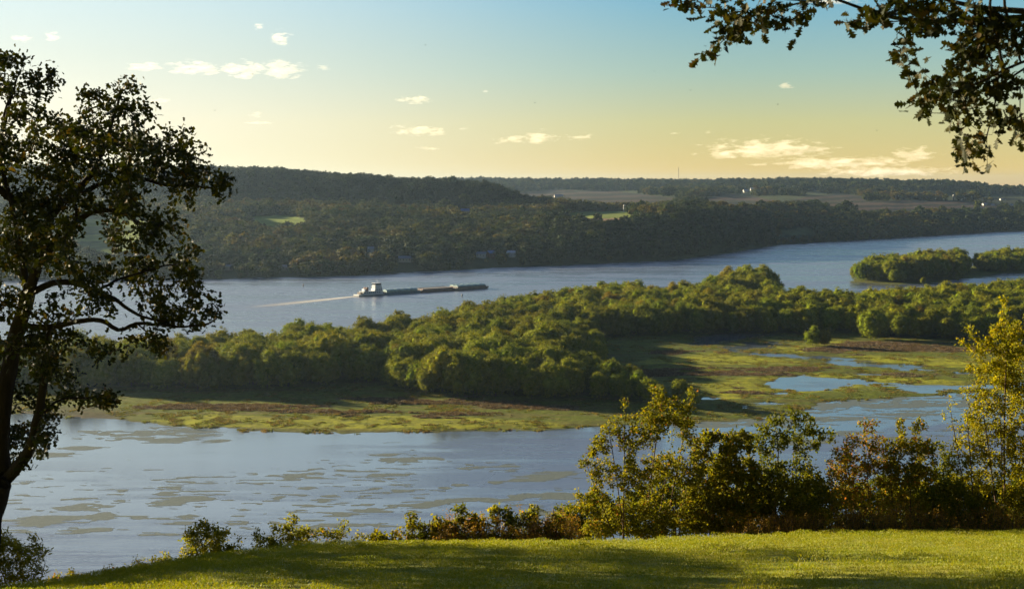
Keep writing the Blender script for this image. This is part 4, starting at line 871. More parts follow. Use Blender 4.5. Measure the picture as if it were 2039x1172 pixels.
for px, py, lb in ((920, 590, 'small dark channel buoy near the head of the barges'), (604, 570, 'small dark channel buoy on the open river left of the towboat')):
    g_ = G(px, py); r = empty('buoy', tuple(g_)); tag(r, lb, 'buoy', 'channel buoys'); MB().cyl(0, 0, -0.4, 1.6, 0.75, 0.7).build('float', hulld, r); MB().cyl(0, 0, 1.6, 3.1, 0.7, 0.12).build('top_mark', redp, r)

# ------------------------------------------------------------------ the near oaks
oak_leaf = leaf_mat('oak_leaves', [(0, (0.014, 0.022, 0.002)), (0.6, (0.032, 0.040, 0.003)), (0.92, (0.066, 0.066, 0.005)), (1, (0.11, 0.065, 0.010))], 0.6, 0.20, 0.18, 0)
bark_o = bark_mat('oak_bark', (0.030, 0.023, 0.018))
def traced(limbs, depth_of, rg):
    """limbs: (parent limb index or -1, start offset along it 0..1, [(px, py)...], r0, r1, depth drift)"""
    nd, pr, fl, chains = [], [], [], []
    for par_i, at_f, pts_, r0, r1, dd in limbs:
        if par_i >= 0: ch = chains[par_i]; st = ch[min(len(ch) - 1, int(at_f * (len(ch) - 1)))]; d0 = nd[st][1]
        else: st = -1; d0 = depth_of
        pts_ = np.array(pts_, float); seg = np.concatenate([[0], np.cumsum(np.hypot(*np.diff(pts_, axis=0).T))]); m_ = max(3, int(seg[-1] * depth_of / F / 0.13)); tt = np.linspace(0, seg[-1], m_)
        X = np.interp(tt, seg, pts_[:, 0]); Y = np.interp(tt, seg, pts_[:, 1])
        wj = np.minimum(1, np.minimum(tt, seg[-1] - tt) / 20) * depth_of / F * 0 + np.minimum(1, np.minimum(tt, seg[-1] - tt) / 20); X = X + wj * 5 * fbm(tt / 16, tt * 0 + len(chains), 3, 5); Y = Y + wj * 6 * fbm(tt / 14, tt * 0 + len(chains) + 50, 3, 6)
        for _ in range(1): X[1:-1] = (X[:-2] + 2 * X[1:-1] + X[2:]) / 4; Y[1:-1] = (Y[:-2] + 2 * Y[1:-1] + Y[2:]) / 4
        f = tt / seg[-1]; dep = d0 + (dd) * f + 0.12 * np.sin(f * 9 + len(chains)); W_ = P(X, Y, dep); ch = []
        if st >= 0: W_[0] = (W_[0] + nd[st]) / 2
        for k in range(m_): nd.append(W_[k]); pr.append(ch[-1] if ch else st); fl.append(r0 + (r1 - r0) * f[k]); ch.append(len(nd) - 1)
        chains.append(ch)
    return nd, pr, fl
rgo = np.random.default_rng(21); D0 = 28.0
limbs = [(-1, 0, [(-26, 1240), (-22, 1120), (-16, 1030), (4, 962)], .20, .19, 0),
         (0, 1, [(10, 957), (2, 900), (8, 795), (20, 717), (42, 638), (55, 586)], .18, .15, 0.3),
         (0, 1, [(14, 952), (47, 918), (68, 873), (78, 821), (86, 769), (92, 700), (98, 650)], .13, .05, -.8),
         (1, 1, [(55, 586), (72, 535), (99, 490), (130, 460), (158, 436), (188, 421), (223, 418), (257, 429), (294, 452)], .11, .025, -.5),
         (3, .12, [(74, 530), (88, 470), (99, 431), (124, 406), (153, 385), (188, 337), (213, 278), (232, 218), (244, 178)], .11, .02, .8),
         (4, .5, [(153, 385), (200, 366), (247, 357), (297, 358), (341, 374), (376, 367), (420, 377), (447, 360)], .055, .015, -.6),
         (1, 1, [(57, 586), (99, 562), (148, 560), (188, 580), (228, 592), (262, 617), (290, 634), (330, 640)], .075, .02, -1.0),
         (1, .7, [(42, 640), (78, 655), (130, 643), (172, 638), (209, 638), (238, 659), (272, 641), (313, 646), (366, 652), (415, 645), (440, 626)], .07, .012, -1.3),
         (1, 1, [(52, 580), (46, 505), (24, 420), (8, 340), (2, 260), (22, 180), (64, 190), (90, 196)], .08, .012, 1.0),
         (8, .55, [(4, 280), (20, 200), (40, 140)], .04, .01, .5),
         (6, .5, [(188, 580), (230, 560), (280, 540), (330, 530), (378, 520)], .03, .01, .9),
         (2, .5, [(78, 830), (110, 800), (150, 790), (200, 792), (230, 797)], .03, .01, .4),
         (7, .6, [(272, 641), (300, 665), (316, 688)], .02, .008, -.2),
         (4, .7, [(213, 280), (260, 285), (320, 290), (380, 310), (412, 325)], .035, .01, .5),
         (1, .3, [(5, 830), (-60, 700), (-140, 600), (-260, 520), (-380, 500)], .11, .02, 1.0),
         (8, .4, [(20, 400), (-60, 300), (-140, 220), (-220, 180)], .07, .015, .6),
         (3, .5, [(158, 436), (130, 330), (120, 260)], .04, .01, 1.2)]
nd, pr, fl = traced(limbs, D0, rgo)
BL_ = [(30, 118, 45, 22), (100, 152, 26, 20), (55, 160, 42, 18), (8, 180, 26, 20), (35, 225, 40, 22), (62, 250, 20, 18), (10, 290, 40, 40), (38, 310, 22, 30), (-20, 140, 40, 50),
       (185, 188, 32, 18), (240, 177, 32, 14), (258, 165, 16, 9), (200, 222, 50, 26), (262, 222, 46, 26), (300, 222, 14, 22), (130, 255, 45, 28), (92, 240, 12, 20), (180, 272, 65, 40), (240, 282, 55, 42), (292, 292, 30, 34), (120, 312, 50, 38), (330, 270, 24, 16), (364, 268, 14, 12), (342, 302, 30, 14), (378, 312, 32, 20), (405, 297, 18, 16), (412, 332, 20, 18),
       (300, 330, 50, 22), (350, 350, 42, 14), (230, 338, 55, 26), (160, 350, 55, 30), (90, 352, 45, 30), (58, 392, 40, 32), (100, 405, 45, 24), (290, 372, 24, 10), (332, 385, 22, 9), (446, 360, 17, 26), (432, 386, 18, 10), (400, 352, 28, 9),
       (38, 440, 45, 38), (88, 455, 30, 26), (28, 500, 40, 38), (60, 525, 26, 20), (240, 398, 14, 8), (252, 412, 14, 8), (288, 420, 26, 14), (362, 400, 22, 10), (330, 432, 36, 16), (346, 460, 28, 22), (300, 482, 34, 18), (258, 482, 38, 14), (228, 492, 20, 16), (290, 522, 42, 18), (342, 522, 36, 22), (388, 506, 18, 14), (372, 542, 24, 16), (250, 542, 40, 14), (198, 530, 30, 14), (128, 500, 20, 14), (150, 538, 30, 12),
       (330, 582, 38, 16), (288, 592, 38, 12), (350, 622, 36, 12), (392, 602, 20, 16), (412, 632, 26, 10), (440, 625, 11, 9), (378, 642, 24, 8), (300, 620, 30, 10), (208, 612, 22, 8), (320, 692, 14, 9), (312, 668, 18, 7), (160, 605, 26, 12), (100, 612, 36, 20), (30, 600, 40, 40),
       (130, 665, 34, 16), (180, 692, 24, 16), (120, 702, 42, 20), (90, 742, 42, 24), (150, 742, 28, 14), (196, 716, 12, 7), (50, 680, 36, 36), (190, 790, 36, 11), (226, 796, 12, 9), (140, 788, 24, 10), (60, 790, 34, 22), (122, 768, 24, 12), (100, 832, 18, 12), (76, 862, 30, 14), (40, 850, 28, 22), (70, 902, 16, 9), (18, 925, 20, 10), (56, 932, 9, 7), (100, 872, 11, 9), (0, 750, 36, 46)]
BL_ = [(b_[0], b_[1], b_[2] * .9, b_[3] * .86, D0 + rgo.uniform(-2.2, 2.2), 1.0) for b_ in BL_]
for k in range(46): a = rgo.uniform(-470, -40); BL_.append((a, rgo.uniform(60, 760), rgo.uniform(30, 60), rgo.uniform(22, 45), D0 + rgo.uniform(-3.5, 3.5), 0.7))
for k in range(16): BL_.append((rgo.uniform(40, 300), rgo.uniform(230, 560), rgo.uniform(25, 45), rgo.uniform(14, 24), D0 + rgo.choice([-3.4, 3.4]) + rgo.uniform(-.6, .6), 0.25))
att = blob_points(BL_, 0.021, D0, rgo)
nodes, par = colonize(nd, pr, att, 0.16, 1.6, 0.20, 90, (0, 0, 0.05), rgo)
fl = np.array(fl); r_ = radii(par, 0.0052, 2.15, fl); r_ = np.minimum(r_, 0.2)
oak = empty('oak_tree', (nd[0][0], nd[0][1], nd[0][2] - 0.2)); tag(oak, 'big dark spreading oak filling the left side on the near hill', 'tree'); ol = np.array(oak.location)
V, Fq = tubes(nodes - ol, par, r_, 7); obj('trunk', mesh('trunk', V, Fq, True), bark_o, oak)
isl = np.zeros(len(nodes)); isl[len(fl):] = 1; isl *= (r_ < 0.018); isl[:len(fl)] = 0.10 * (r_[:len(fl)] < 0.055)
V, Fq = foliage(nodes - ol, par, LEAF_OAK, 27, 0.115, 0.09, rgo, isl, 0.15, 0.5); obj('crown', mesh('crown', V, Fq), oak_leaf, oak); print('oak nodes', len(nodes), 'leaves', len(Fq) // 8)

for x, y, rz, sc, lb in ((-24, 39.5, 2.6, 1.45, 'oak at the lawn edge left of the view'), (-20.5, 37, 1.3, 1.28, 'tall oak standing beyond the lawn left of the view'), (-31, 45, 0.4, 1.75, 'farthest oak beyond the lawn left of the view')):
    c_ = oak.copy(); link(c_); c_.location = (x, y, float(lawn_z(x, y)) - .2); c_.rotation_euler = (0, 0, rz); c_.scale = (sc, sc, sc); c_['label'] = lb
    for ch in list(oak.children): q_ = ch.copy(); link(q_, c_)
D1 = 11.0; rgn = np.random.default_rng(31)
limbs = [(-1, 0, [(3080, 3200), (3060, 2000), (3040, 900), (2990, 200), (2800, -150)], .22, .12, .6),
         (0, .93, [(2850, -100), (2500, 10), (2200, 30), (2039, 36), (1989, 36), (1898, 42), (1826, 45), (1771, 38), (1728, 22), (1691, 4), (1650, -6)], .075, .010, 0),
         (1, .25, [(2300, 20), (2100, 28), (1989, 22), (1916, 10), (1860, -6), (1800, -30)], .045, .010, .25),
         (1, 1, [(1655, -5), (1600, 6), (1560, 12), (1530, 25), (1503, 47), (1474, 58), (1445, 69), (1432, 88), (1416, 104)], .010, .003, -.3),
         (3, .2, [(1610, 4), (1540, -6), (1450, -2), (1380, -4), (1350, 6)], .007, .003, .15), (3, .4, [(1530, 22), (1570, 40), (1600, 48)], .004, .002, .1),
         (1, .86, [(1775, 44), (1735, 51), (1699, 47), (1668, 46)], .006, .002, .1), (6, .6, [(1705, 48), (1690, 38), (1680, 40)], .003, .0015, 0),
         (1, .84, [(1785, 42), (1786, 70), (1788, 95)], .004, .002, .1),
         (0, .9, [(2900, -60), (2400, 60), (2150, 90), (2039, 123), (2007, 134), (1970, 152), (1934, 174), (1898, 181), (1865, 196), (1835, 205)], .045, .004, -.5),
         (9, .72, [(2010, 134), (1978, 203), (1934, 214), (1898, 232), (1855, 225)], .010, .003, .2), (10, .2, [(1978, 210), (1978, 235), (1960, 268), (1956, 308), (1966, 335)], .008, .002, .1),
         (11, .5, [(1962, 265), (1930, 282), (1915, 300)], .004, .002, 0), (9, .68, [(2039, 125), (2026, 170), (2030, 220), (2034, 262)], .008, .002, -.2), (1, .42, [(2000, 36), (1950, 70), (1920, 110), (1905, 150)], .012, .003, .2)]
nd, pr, fl = traced(limbs, D1, rgn)
BN = [(1350, 4, 12, 6), (1430, 14, 34, 12), (1395, 0, 18, 7), (1430, 40, 10, 16), (1480, 20, 34, 16), (1540, 14, 38, 16), (1600, 8, 26, 10), (1578, 45, 15, 8), (1525, 62, 4, 6), (1470, 72, 7, 10), (1436, 82, 14, 10), (1414, 106, 7, 8), (1625, 3, 22, 6), (1500, 50, 20, 8),
      (1762, 24, 28, 16), (1790, 8, 36, 16), (1742, 30, 10, 9), (1830, 8, 36, 14), (1870, 24, 20, 14), (1855, 56, 20, 14), (1900, 12, 26, 12), (1790, 84, 9, 10), (1808, 88, 9, 7), (1790, 102, 4, 5),
      (1965, 42, 52, 34), (1950, 92, 42, 36), (2005, 72, 46, 44), (1922, 112, 24, 24), (1900, 150, 28, 18), (1862, 160, 22, 12), (1940, 168, 40, 26), (1995, 160, 44, 34), (1832, 200, 18, 16), (1880, 200, 30, 18), (1930, 218, 36, 18), (1842, 236, 8, 8), (1892, 232, 18, 9), (1985, 222, 24, 22), (2022, 242, 24, 24), (1960, 262, 22, 14), (1920, 270, 11, 9), (1916, 292, 10, 9), (1950, 302, 22, 11), (1922, 310, 9, 6), (1966, 332, 6, 9), (1942, 335, 5, 6), (2032, 272, 10, 12), (1990, 270, 9, 6)]
BN = [(*b_, D1 + rgn.uniform(-.5, .5), 1.0 if b_[0] < 1830 else 1.5) for b_ in BN]
for k in range(70): BN.append((rgn.uniform(2080, 3500), rgn.uniform(-700, 220), rgn.uniform(50, 90), rgn.uniform(35, 60), D1 + rgn.uniform(-1.4, 2.2), 0.25))
for k in range(40): BN.append((rgn.uniform(1500, 2400), rgn.uniform(-700, -60), rgn.uniform(50, 90), rgn.uniform(30, 50), D1 + rgn.uniform(-.8, 2.0), 0.25))
att = blob_points(BN, 0.035, D1, rgn)
nodes, par = colonize(nd, pr, att, 0.055, 0.7, 0.075, 90, (0, 0, 0.0), rgn)
fl = np.array(fl); r_ = radii(par, 0.0016, 2.15, fl); r_ = np.minimum(r_, 0.25)
oak2 = empty('oak_tree', (nd[0][0], nd[0][1], float(lawn_z(nd[0][0], nd[0][1])) - .1)); tag(oak2, 'leafy oak branches hanging in from the top right corner', 'tree'); ol = np.array(oak2.location)
V, Fq = tubes(nodes - ol, par, r_, 8); obj('trunk', mesh('trunk', V, Fq, True), bark_o, oak2)
isl = np.zeros(len(nodes)); isl[len(fl):] = 1; isl[70:len(fl)] = 0.12; isl *= (r_ < 0.008)
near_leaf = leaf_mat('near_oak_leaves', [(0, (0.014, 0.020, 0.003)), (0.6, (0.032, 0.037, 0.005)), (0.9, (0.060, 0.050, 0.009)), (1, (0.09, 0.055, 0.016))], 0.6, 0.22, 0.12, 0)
V, Fq = foliage(nodes - ol, par, LEAF_OAK_NEAR, 8.0, 0.088, 0.04, rgn, isl, 0.45, 0.5); obj('crown', mesh('crown', V, Fq), near_leaf, oak2); print('near oak nodes', len(nodes), 'leaves', len(Fq) // 18)

# ------------------------------------------------------------------ bushes, young trees and weeds along the lawn edge
LM = {'green': leaf_mat('bush_leaves_green', [(0, (0.10, 0.12, 0.010)), (0.6, (0.17, 0.17, 0.012)), (0.96, (0.27, 0.23, 0.018)), (1, (0.45, 0.17, 0.03))], 0.6, 0.52, 0.12, 0),
      'dark': leaf_mat('bush_leaves_dark', [(0, (0.07, 0.095, 0.010)), (0.7, (0.12, 0.135, 0.012)), (1, (0.20, 0.19, 0.018))], 0.6, 0.48, 0.12, 0),
      'yellow': leaf_mat('bush_leaves_yellow', [(0, (0.16, 0.175, 0.010)), (0.6, (0.25, 0.245, 0.012)), (1, (0.40, 0.31, 0.018))], 0.6, 0.55, 0.12, 0),
      'lime': leaf_mat('bush_leaves_lime', [(0, (0.11, 0.13, 0.012)), (0.7, (0.20, 0.21, 0.02)), (1, (0.34, 0.28, 0.03))], 0.6, 0.55, 0.12, 0),
      'red': leaf_mat('bush_leaves_red', [(0, (0.13, 0.15, 0.012)), (0.55, (0.23, 0.20, 0.016)), (0.88, (0.36, 0.19, 0.025)), (1, (0.45, 0.14, 0.03))], 0.6, 0.52, 0.12, 0),
      'brown': leaf_mat('bush_leaves_brown', [(0, (0.11, 0.135, 0.010)), (0.6, (0.20, 0.20, 0.012)), (0.88, (0.30, 0.23, 0.016)), (1, (0.42, 0.18, 0.025))], 0.6, 0.5, 0.12, 0),
      'gold': leaf_mat('weed_flowers_gold', [(0, (0.20, 0.11, 0.02)), (0.6, (0.38, 0.21, 0.03)), (1, (0.5, 0.30, 0.05))], 0.7, 0.3, 0.2, 0)}
TW = bark_mat('twig_bark', (0.13, 0.085, 0.06))
def plant(name, cat, label, D, bases, blobs, lf, tmpl=LEAF_OVAL, size=0.085, dens=0.030, per=6.0, step=0.14, tip=0.004, rise=0.45, droop=0.1, group=None, spread=0.06, fullness=1.0, seed=None, cap=0.09):
    rg = np.random.default_rng(seed if seed is not None else abs(hash(label)) % 1000 if False else len(label) * 31 + int(D * 100) + int(blobs[0][0]))
    bl = [(b_[0], b_[1], b_[2], b_[3], D + rg.uniform(-.7, .7) * (b_[2] * D / F) + (b_[4] if len(b_) > 4 else 0), 1.0) for b_ in blobs]
    att = blob_points(bl, dens * 2.2, D, rg)
    nd, pr = [], []
    x0 = None
    for bx in bases:
        bx, tx, ty = bx if isinstance(bx, tuple) else (bx, bx + rg.uniform(-30, 30), None)
        dd = D + rg.uniform(-.3, .3); g_ = P(bx, 1060, dd); zb = float(lawn_z(g_[0], dd)) - 0.15
        if ty is None: top = min(b_[1] for b_ in blobs); ty = top + (1 - rise) * (max(b_[1] for b_ in blobs) - top)
        tp = P(tx, ty, dd + rg.uniform(-.3, .3)); a = np.array([g_[0], dd, zb]); m_ = max(3, int(np.linalg.norm(tp - a) / 0.14)); st = -1
        mid = (a + tp) / 2 + rg.normal(0, 0.10, 3)
        for k in range(m_ + 1):
            f = k / m_; nd.append((1 - f) ** 2 * a + 2 * f * (1 - f) * mid + f * f * tp); pr.append(st); st = len(nd) - 1
    loc = np.array(nd[0])
    nodes, par = colonize(nd, pr, att, step, 1.4, step * 1.15, 80, (0, 0, 0.18), rg)
    r_ = np.minimum(radii(par, tip, 2.2), cap)
    e = empty(name, tuple(loc)); tag(e, label, cat, group)
    V, Fq = tubes(nodes - loc, par, r_, 5); obj('trunk' if 'tree' in name else 'stem', mesh('stem', V, Fq, True), TW, e)
    on = (r_ < tip * 3.2).astype(float); on[:len(nd)] *= 0.25
    V, Fq = foliage(nodes - loc, par, tmpl, per * 7.0 * fullness, size * 0.95, spread, rg, on, droop, 0.5); obj('crown' if 'tree' in name else 'leaves', mesh('leaves', V, Fq), LM[lf], e)
    return e
# left of the lawn
plant('bush', 'bush', 'leafy willow-like green bush in the lower left corner', 33, [20, 50, (35, 90, 1120)], [(30, 1110, 38, 40), (70, 1080, 14, 20), (60, 1120, 24, 30), (20, 1160, 40, 40), (-30, 1120, 40, 50), (75, 1150, 16, 20), (40, 1200, 60, 30), (90, 1100, 12, 14), (10, 1085, 24, 24)], 'yellow', LEAF_LANCE, 0.12, per=6)
for k, (x, y) in enumerate([(110, 1150), (140, 1142), (165, 1152), (215, 1135), (245, 1132), (275, 1120), (300, 1118), (325, 1108)]):
    plant('weed', 'weed', ['ragged low weed nearest the lower left bush', 'second low weed right of the lower left bush', 'third low weed right of the lower left bush', 'reddish low weed where the lawn begins at the lower left', 'yellow-leaved low weed left of the round shrub', 'thin low weed halfway to the round shrub', 'leafy low weed just left of the round shrub', 'low weed touching the round yellow-green shrub'][k], 36.6, [x, x + 6],
          [(x, y + 12, 13, 12), (x + 4, y, 8, 8), (x - 6, y + 20, 14, 10)], ['brown', 'green', 'green', 'red', 'lime', 'brown', 'green', 'lime'][k], size=0.07, dens=0.10, per=4, step=0.09, tip=0.003, group='low weeds at the left lawn edge')
plant('shrub', 'shrub', 'rounded yellow-green shrub with reddish leaves inside, left lawn edge', 36.8, [395, 410, 425], [(410, 1052, 26, 16), (385, 1075, 24, 22), (425, 1080, 24, 24), (400, 1100, 45, 18), (450, 1095, 18, 14), (365, 1110, 18, 12), (445, 1062, 10, 8)], 'lime', size=0.085, dens=0.05, per=7)
plant('sapling', 'sapling', 'single thin sapling between the rounded shrub and the low bushes', 36.8, [474], [(474, 1078, 6, 9), (476, 1092, 5, 8)], 'green', size=0.09, dens=0.15, per=3, rise=.9)
plant('bush', 'bush', 'small dark leafy bush left of the yellow-tipped one', 36.8, [520, 530], [(512, 1065, 8, 10), (525, 1082, 20, 14), (540, 1090, 16, 10), (510, 1092, 10, 10)], 'dark', size=0.085, dens=0.06, per=6)
plant('bush', 'bush', 'yellow-tipped bush with a taller shoot in the middle of the left group', 36.8, [560, 580, 590], [(558, 1050, 18, 12), (585, 1038, 12, 14), (570, 1070, 26, 16), (555, 1085, 24, 12), (600, 1060, 14, 14), (590, 1082, 24, 10)], 'lime', size=0.085, dens=0.05, per=7)
plant('bush', 'bush', 'spreading olive bush at the right of the left group', 36.9, [620, 645, 665], [(615, 1062, 16, 12), (635, 1060, 18, 12), (660, 1065, 20, 12), (680, 1062, 10, 12), (640, 1078, 34, 8), (610, 1082, 16, 8)], 'green', size=0.08, dens=0.06, per=7)
plant('sapling', 'sapling', 'lone tall shoot with a leafy tip above the olive bush', 37.0, [(678, 679, 1034)], [(679, 1034, 5, 6), (680, 1048, 3, 5)], 'lime', size=0.09, dens=0.2, per=3)
plant('bush', 'bush', 'low round golden bush alone on the lawn edge', 36.9, [715, 722], [(718, 1070, 20, 8), (712, 1066, 12, 7), (728, 1072, 10, 6)], 'yellow', size=0.06, dens=0.14, per=7)
# weeds and saplings in the middle
MID = [(748, 1062, 12, 'green'), (765, 1074, 8, 'green'), (792, 1060, 16, 'green'), (820, 1040, 26, 'green'), (845, 1055, 20, 'dark'), (868, 1045, 30, 'green'), (890, 1050, 24, 'lime'), (918, 1028, 34, 'dark'), (938, 1040, 30, 'green'), (958, 1048, 22, 'green'), (985, 1025, 34, 'lime'), (1010, 1030, 34, 'dark'), (1040, 1035, 30, 'green'), (1062, 1030, 32, 'lime'), (1092, 1050, 22, 'brown'), (1115, 1040, 26, 'brown')]
ORD = ['first', 'second', 'third', 'fourth', 'fifth', 'sixth', 'seventh', 'eighth', 'ninth', 'tenth', 'eleventh', 'twelfth', 'thirteenth', 'fourteenth', 'fifteenth', 'sixteenth']
for k, (x, y, h_, lf) in enumerate(MID):
    plant('sapling', 'sapling', '%s sapling rightward from the round golden bush, %s leaves' % (ORD[k], {'lime': 'yellow-green', 'dark': 'dark green', 'brown': 'brownish', 'green': 'green'}[lf]), 37.0, [x, x + 3], [(x, y - h_ * .35, 8, h_ * .4), (x + 2, y, 11, h_ * .5), (x - 3, 1070, 12, 10)], lf, LEAF_OVAL, 0.105, dens=0.07, per=5, step=.11, tip=.0035, droop=.7, group='saplings along the lawn edge')
# drooping compound leaves (sumac) standing above them
def sumac(px0, y0, px1, y1, D, label):
    a, t_ = P(px0, y0, D), P(px1, y1, D); a[2] = float(lawn_z(a[0], D)) if y0 > 1060 else a[2]; e = empty('sumac', tuple(a)); tag(e, label, 'sumac', 'sumac shoots along the lawn edge')
    m_ = 12; nd = np.array([a + (t_ - a) * k / m_ + np.array([0, 0, 0.0]) + (t_ - a)[[0, 1, 2]] * 0 for k in range(m_ + 1)]); nd[:, 0] += 0.12 * np.sin(np.linspace(0, 2.2, m_ + 1)); pr = list(range(-1, m_)); par = np.array(pr)
    V, Fq = tubes(nd - a, par, np.full(m_ + 1, 0.011), 5); obj('stem', mesh('stem', V, Fq), TW, e)
    rg = np.random.default_rng(int(px1)); pos, ax, nr = [], [], []; tip = nd[-1] - a
    for k in range(5):
        th = rg.uniform(0, 6.28); dr = np.array([math.cos(th), math.sin(th) * .6, 0.35])
        for j in range(9):
            f = j / 8; c = tip - np.array([0, 0, .12]) + dr * 0.42 * f + np.array([0, 0, -0.42 * f * f])
            for s_ in (-1, 1): pos.append(c); q = np.array([-dr[1], dr[0], 0]) * s_ + dr * .3; q[2] -= .75; ax.append(q); nr.append(dr + rg.normal(0, .2, 3))
    V, Fq = place_leaves(LEAF_LANCE, np.array(pos), np.array(ax), np.array(nr), np.full(len(pos), .11) * rg.uniform(.8, 1.2, len(pos))); obj('leaves', mesh('leaves', V, Fq), LM['dark'], e)
for k, (a_, b_, c_, d_, nm) in enumerate([(815, 1075, 818, 1036, 'short sumac shoot at the left end of the sapling row'), (835, 1075, 848, 1034, 'leaning sumac shoot near the left end of the sapling row'), (880, 1075, 888, 1028, 'dark sumac shoot with two drooping tips left of the middle saplings'), (900, 1075, 899, 1036, 'smaller sumac shoot beside the one with two tips'), (985, 1075, 988, 1005, 'tall dark sumac shoot above the widest sapling'), (1020, 1075, 1024, 1020, 'sumac shoot behind the widest saplings'), (1040, 1075, 1048, 1008, 'upright sumac shoot left of the tallest one'), (1055, 1075, 1063, 1004, 'tallest sumac shoot in the sapling row'), (1075, 1075, 1095, 1014, 'sumac shoot arching far to the right over the water')]): sumac(a_, b_, c_, d_, 37.1, nm)
# goldenrod clumps: one built, the rest copied
def goldenrod_mesh(seed, part):
    rg = np.random.default_rng(seed); n_ = 46; p = rg.normal(0, .22, (n_, 3)); p[:, 2] = -0.1; hh = rg.uniform(.5, 1.0, n_); tp = p * 1.6 + rg.normal(0, .08, (n_, 3)); tp[:, 2] = hh
    if part == 'stem':
        nd = np.concatenate([[[0, 0, -.2]], p, tp]); pr = np.concatenate([[-1], np.zeros(n_, int), 1 + np.arange(n_)]); V, Fq = tubes(nd, pr, np.full(2 * n_ + 1, .006), 4); return mesh('stem', V, Fq)
    if part == 'leaves':
        k = np.repeat(np.arange(n_), 16); f = rg.uniform(.1, .9, len(k))[:, None]; pos = p[k] * (1 - f) + tp[k] * f; ax = rg.normal(0, 1, pos.shape); ax[:, 2] += .4; V, Fq = place_leaves(LEAF_LANCE, pos, ax, rg.normal(0, 1, pos.shape) + (0, 0, .6), np.full(len(k), .085)); return mesh('leaves', V, Fq)
    k = np.repeat(np.arange(n_), 26); pos = tp[k] + rg.normal(0, 1, (len(k), 3)) * (.055, .055, .075); V, Fq = place_leaves(LEAF_OVAL, pos, rg.normal(0, 1, pos.shape), rg.normal(0, 1, pos.shape), np.full(len(k), .035)); return mesh('flower_heads', V, Fq)
gold_m = [(goldenrod_mesh(s_, 'stem'), goldenrod_mesh(s_, 'leaves'), goldenrod_mesh(s_, 'flower_heads')) for s_ in (1, 2, 3)]
for st_, le, fh in gold_m: st_.materials.append(TW); le.materials.append(LM['brown']); fh.materials.append(LM['gold'])
GR = [(880, 'goldenrod clump at the foot of the dark sapling'), (925, 'goldenrod clump below the tall dark sapling'), (905, 'small goldenrod between the two left clumps'), (1062, 'left of the three bushy goldenrods beside the big shrub'), (1082, 'middle of the three bushy goldenrods beside the big shrub'), (1100, 'right of the three bushy goldenrods beside the big shrub'), (975, 'goldenrod peeking out beside the yellow-green sapling'), (1125, 'goldenrod touching the left side of the big shrub')]
GR += [(1505 + 34 * k + (k * 13) % 17, '%s goldenrod from the left in the row under the right bushes' % ORD[k]) for k in range(16)]
for k, (px, lb) in enumerate(GR):
    D = 36.9 if px < 1200 else 37.3; x = (px - CX) / F * D; e = empty('goldenrod', (x, D, float(lawn_z(x, D)) - .05), k * 1.7); sc = random.uniform(.75, 1.0) * (1.0 if px < 1200 else 1.1); e.scale = (sc * 1.25, sc * 1.25, 1.15 * sc * (1 if px not in (905,) else .7)); tag(e, lb, 'goldenrod', 'goldenrod along the lawn edge')
    for nm, me in zip(('stem', 'leaves', 'flower_heads'), gold_m[k % 3]): link(bpy.data.objects.new(nm, me), e)
# the big bushes on the right
plant('shrub', 'shrub', 'tall many-stemmed green shrub with thin upright shoots', 38.2, [(1240, 1245, 810), (1300, 1300, 830), (1250, 1215, 870), (1275, 1320, 790), (1310, 1375, 800), (1245, 1170, 930), (1290, 1340, 860), (1240, 1150, 990), (1340, 1380, 900)],
      [(1245, 822, 8, 24), (1222, 850, 10, 22), (1302, 775, 10, 20), (1318, 790, 9, 18), (1340, 800, 9, 18), (1376, 785, 7, 20), (1198, 870, 8, 16), (1220, 860, 24, 22), (1190, 885, 22, 26), (1260, 880, 34, 34), (1310, 800, 22, 30), (1300, 850, 36, 36), (1345, 830, 30, 34), (1375, 800, 9, 26), (1370, 860, 24, 34), (1165, 925, 16, 18), (1200, 940, 34, 34), (1260, 950, 44, 44), (1320, 940, 44, 44), (1375, 930, 30, 44), (1180, 1000, 34, 34), (1150, 1010, 16, 16), (1240, 1020, 44, 34), (1300, 1020, 44, 36), (1360, 1020, 40, 36), (1190, 1050, 40, 18), (1290, 1056, 70, 16)], 'green', size=.085, dens=.022, per=6.5, tip=.0038)
plant('shrub', 'shrub', 'dense darker green shrub right of the many-stemmed one', 38.8, [1420, 1450, 1480, 1500], [(1425, 870, 20, 18), (1450, 890, 30, 26), (1400, 890, 24, 30), (1480, 880, 26, 22), (1430, 940, 44, 40), (1480, 940, 40, 40), (1400, 1000, 44, 44), (1450, 1010, 50, 44), (1500, 1000, 40, 40), (1430, 1050, 60, 20)], 'green', size=.11, dens=.024, per=7)
plant('young_tree', 'young tree', 'round-topped dark green young oak with one limb reaching right', 39.5, [(1545, 1550, 900), (1560, 1580, 900)], [(1530, 845, 28, 24), (1570, 830, 30, 18), (1600, 850, 26, 26), (1550, 880, 44, 30), (1590, 890, 36, 26), (1520, 890, 24, 30), (1640, 862, 24, 16), (1655, 868, 10, 14), (1630, 885, 14, 14), (1545, 930, 44, 26), (1600, 930, 24, 20), (1520, 960, 40, 30)], 'dark', LEAF_OAK, .10, dens=.020, per=3.6)
plant('shrub', 'shrub', 'lighter yellow-green shrub in front of the young oak', 38.3, [1540, 1575, 1610], [(1540, 950, 24, 18), (1570, 965, 34, 24), (1610, 955, 30, 22), (1550, 1000, 40, 34), (1600, 1000, 40, 34), (1640, 980, 24, 28), (1570, 1045, 60, 18), (1630, 1030, 34, 24)], 'lime', size=.09, dens=.028, per=7)
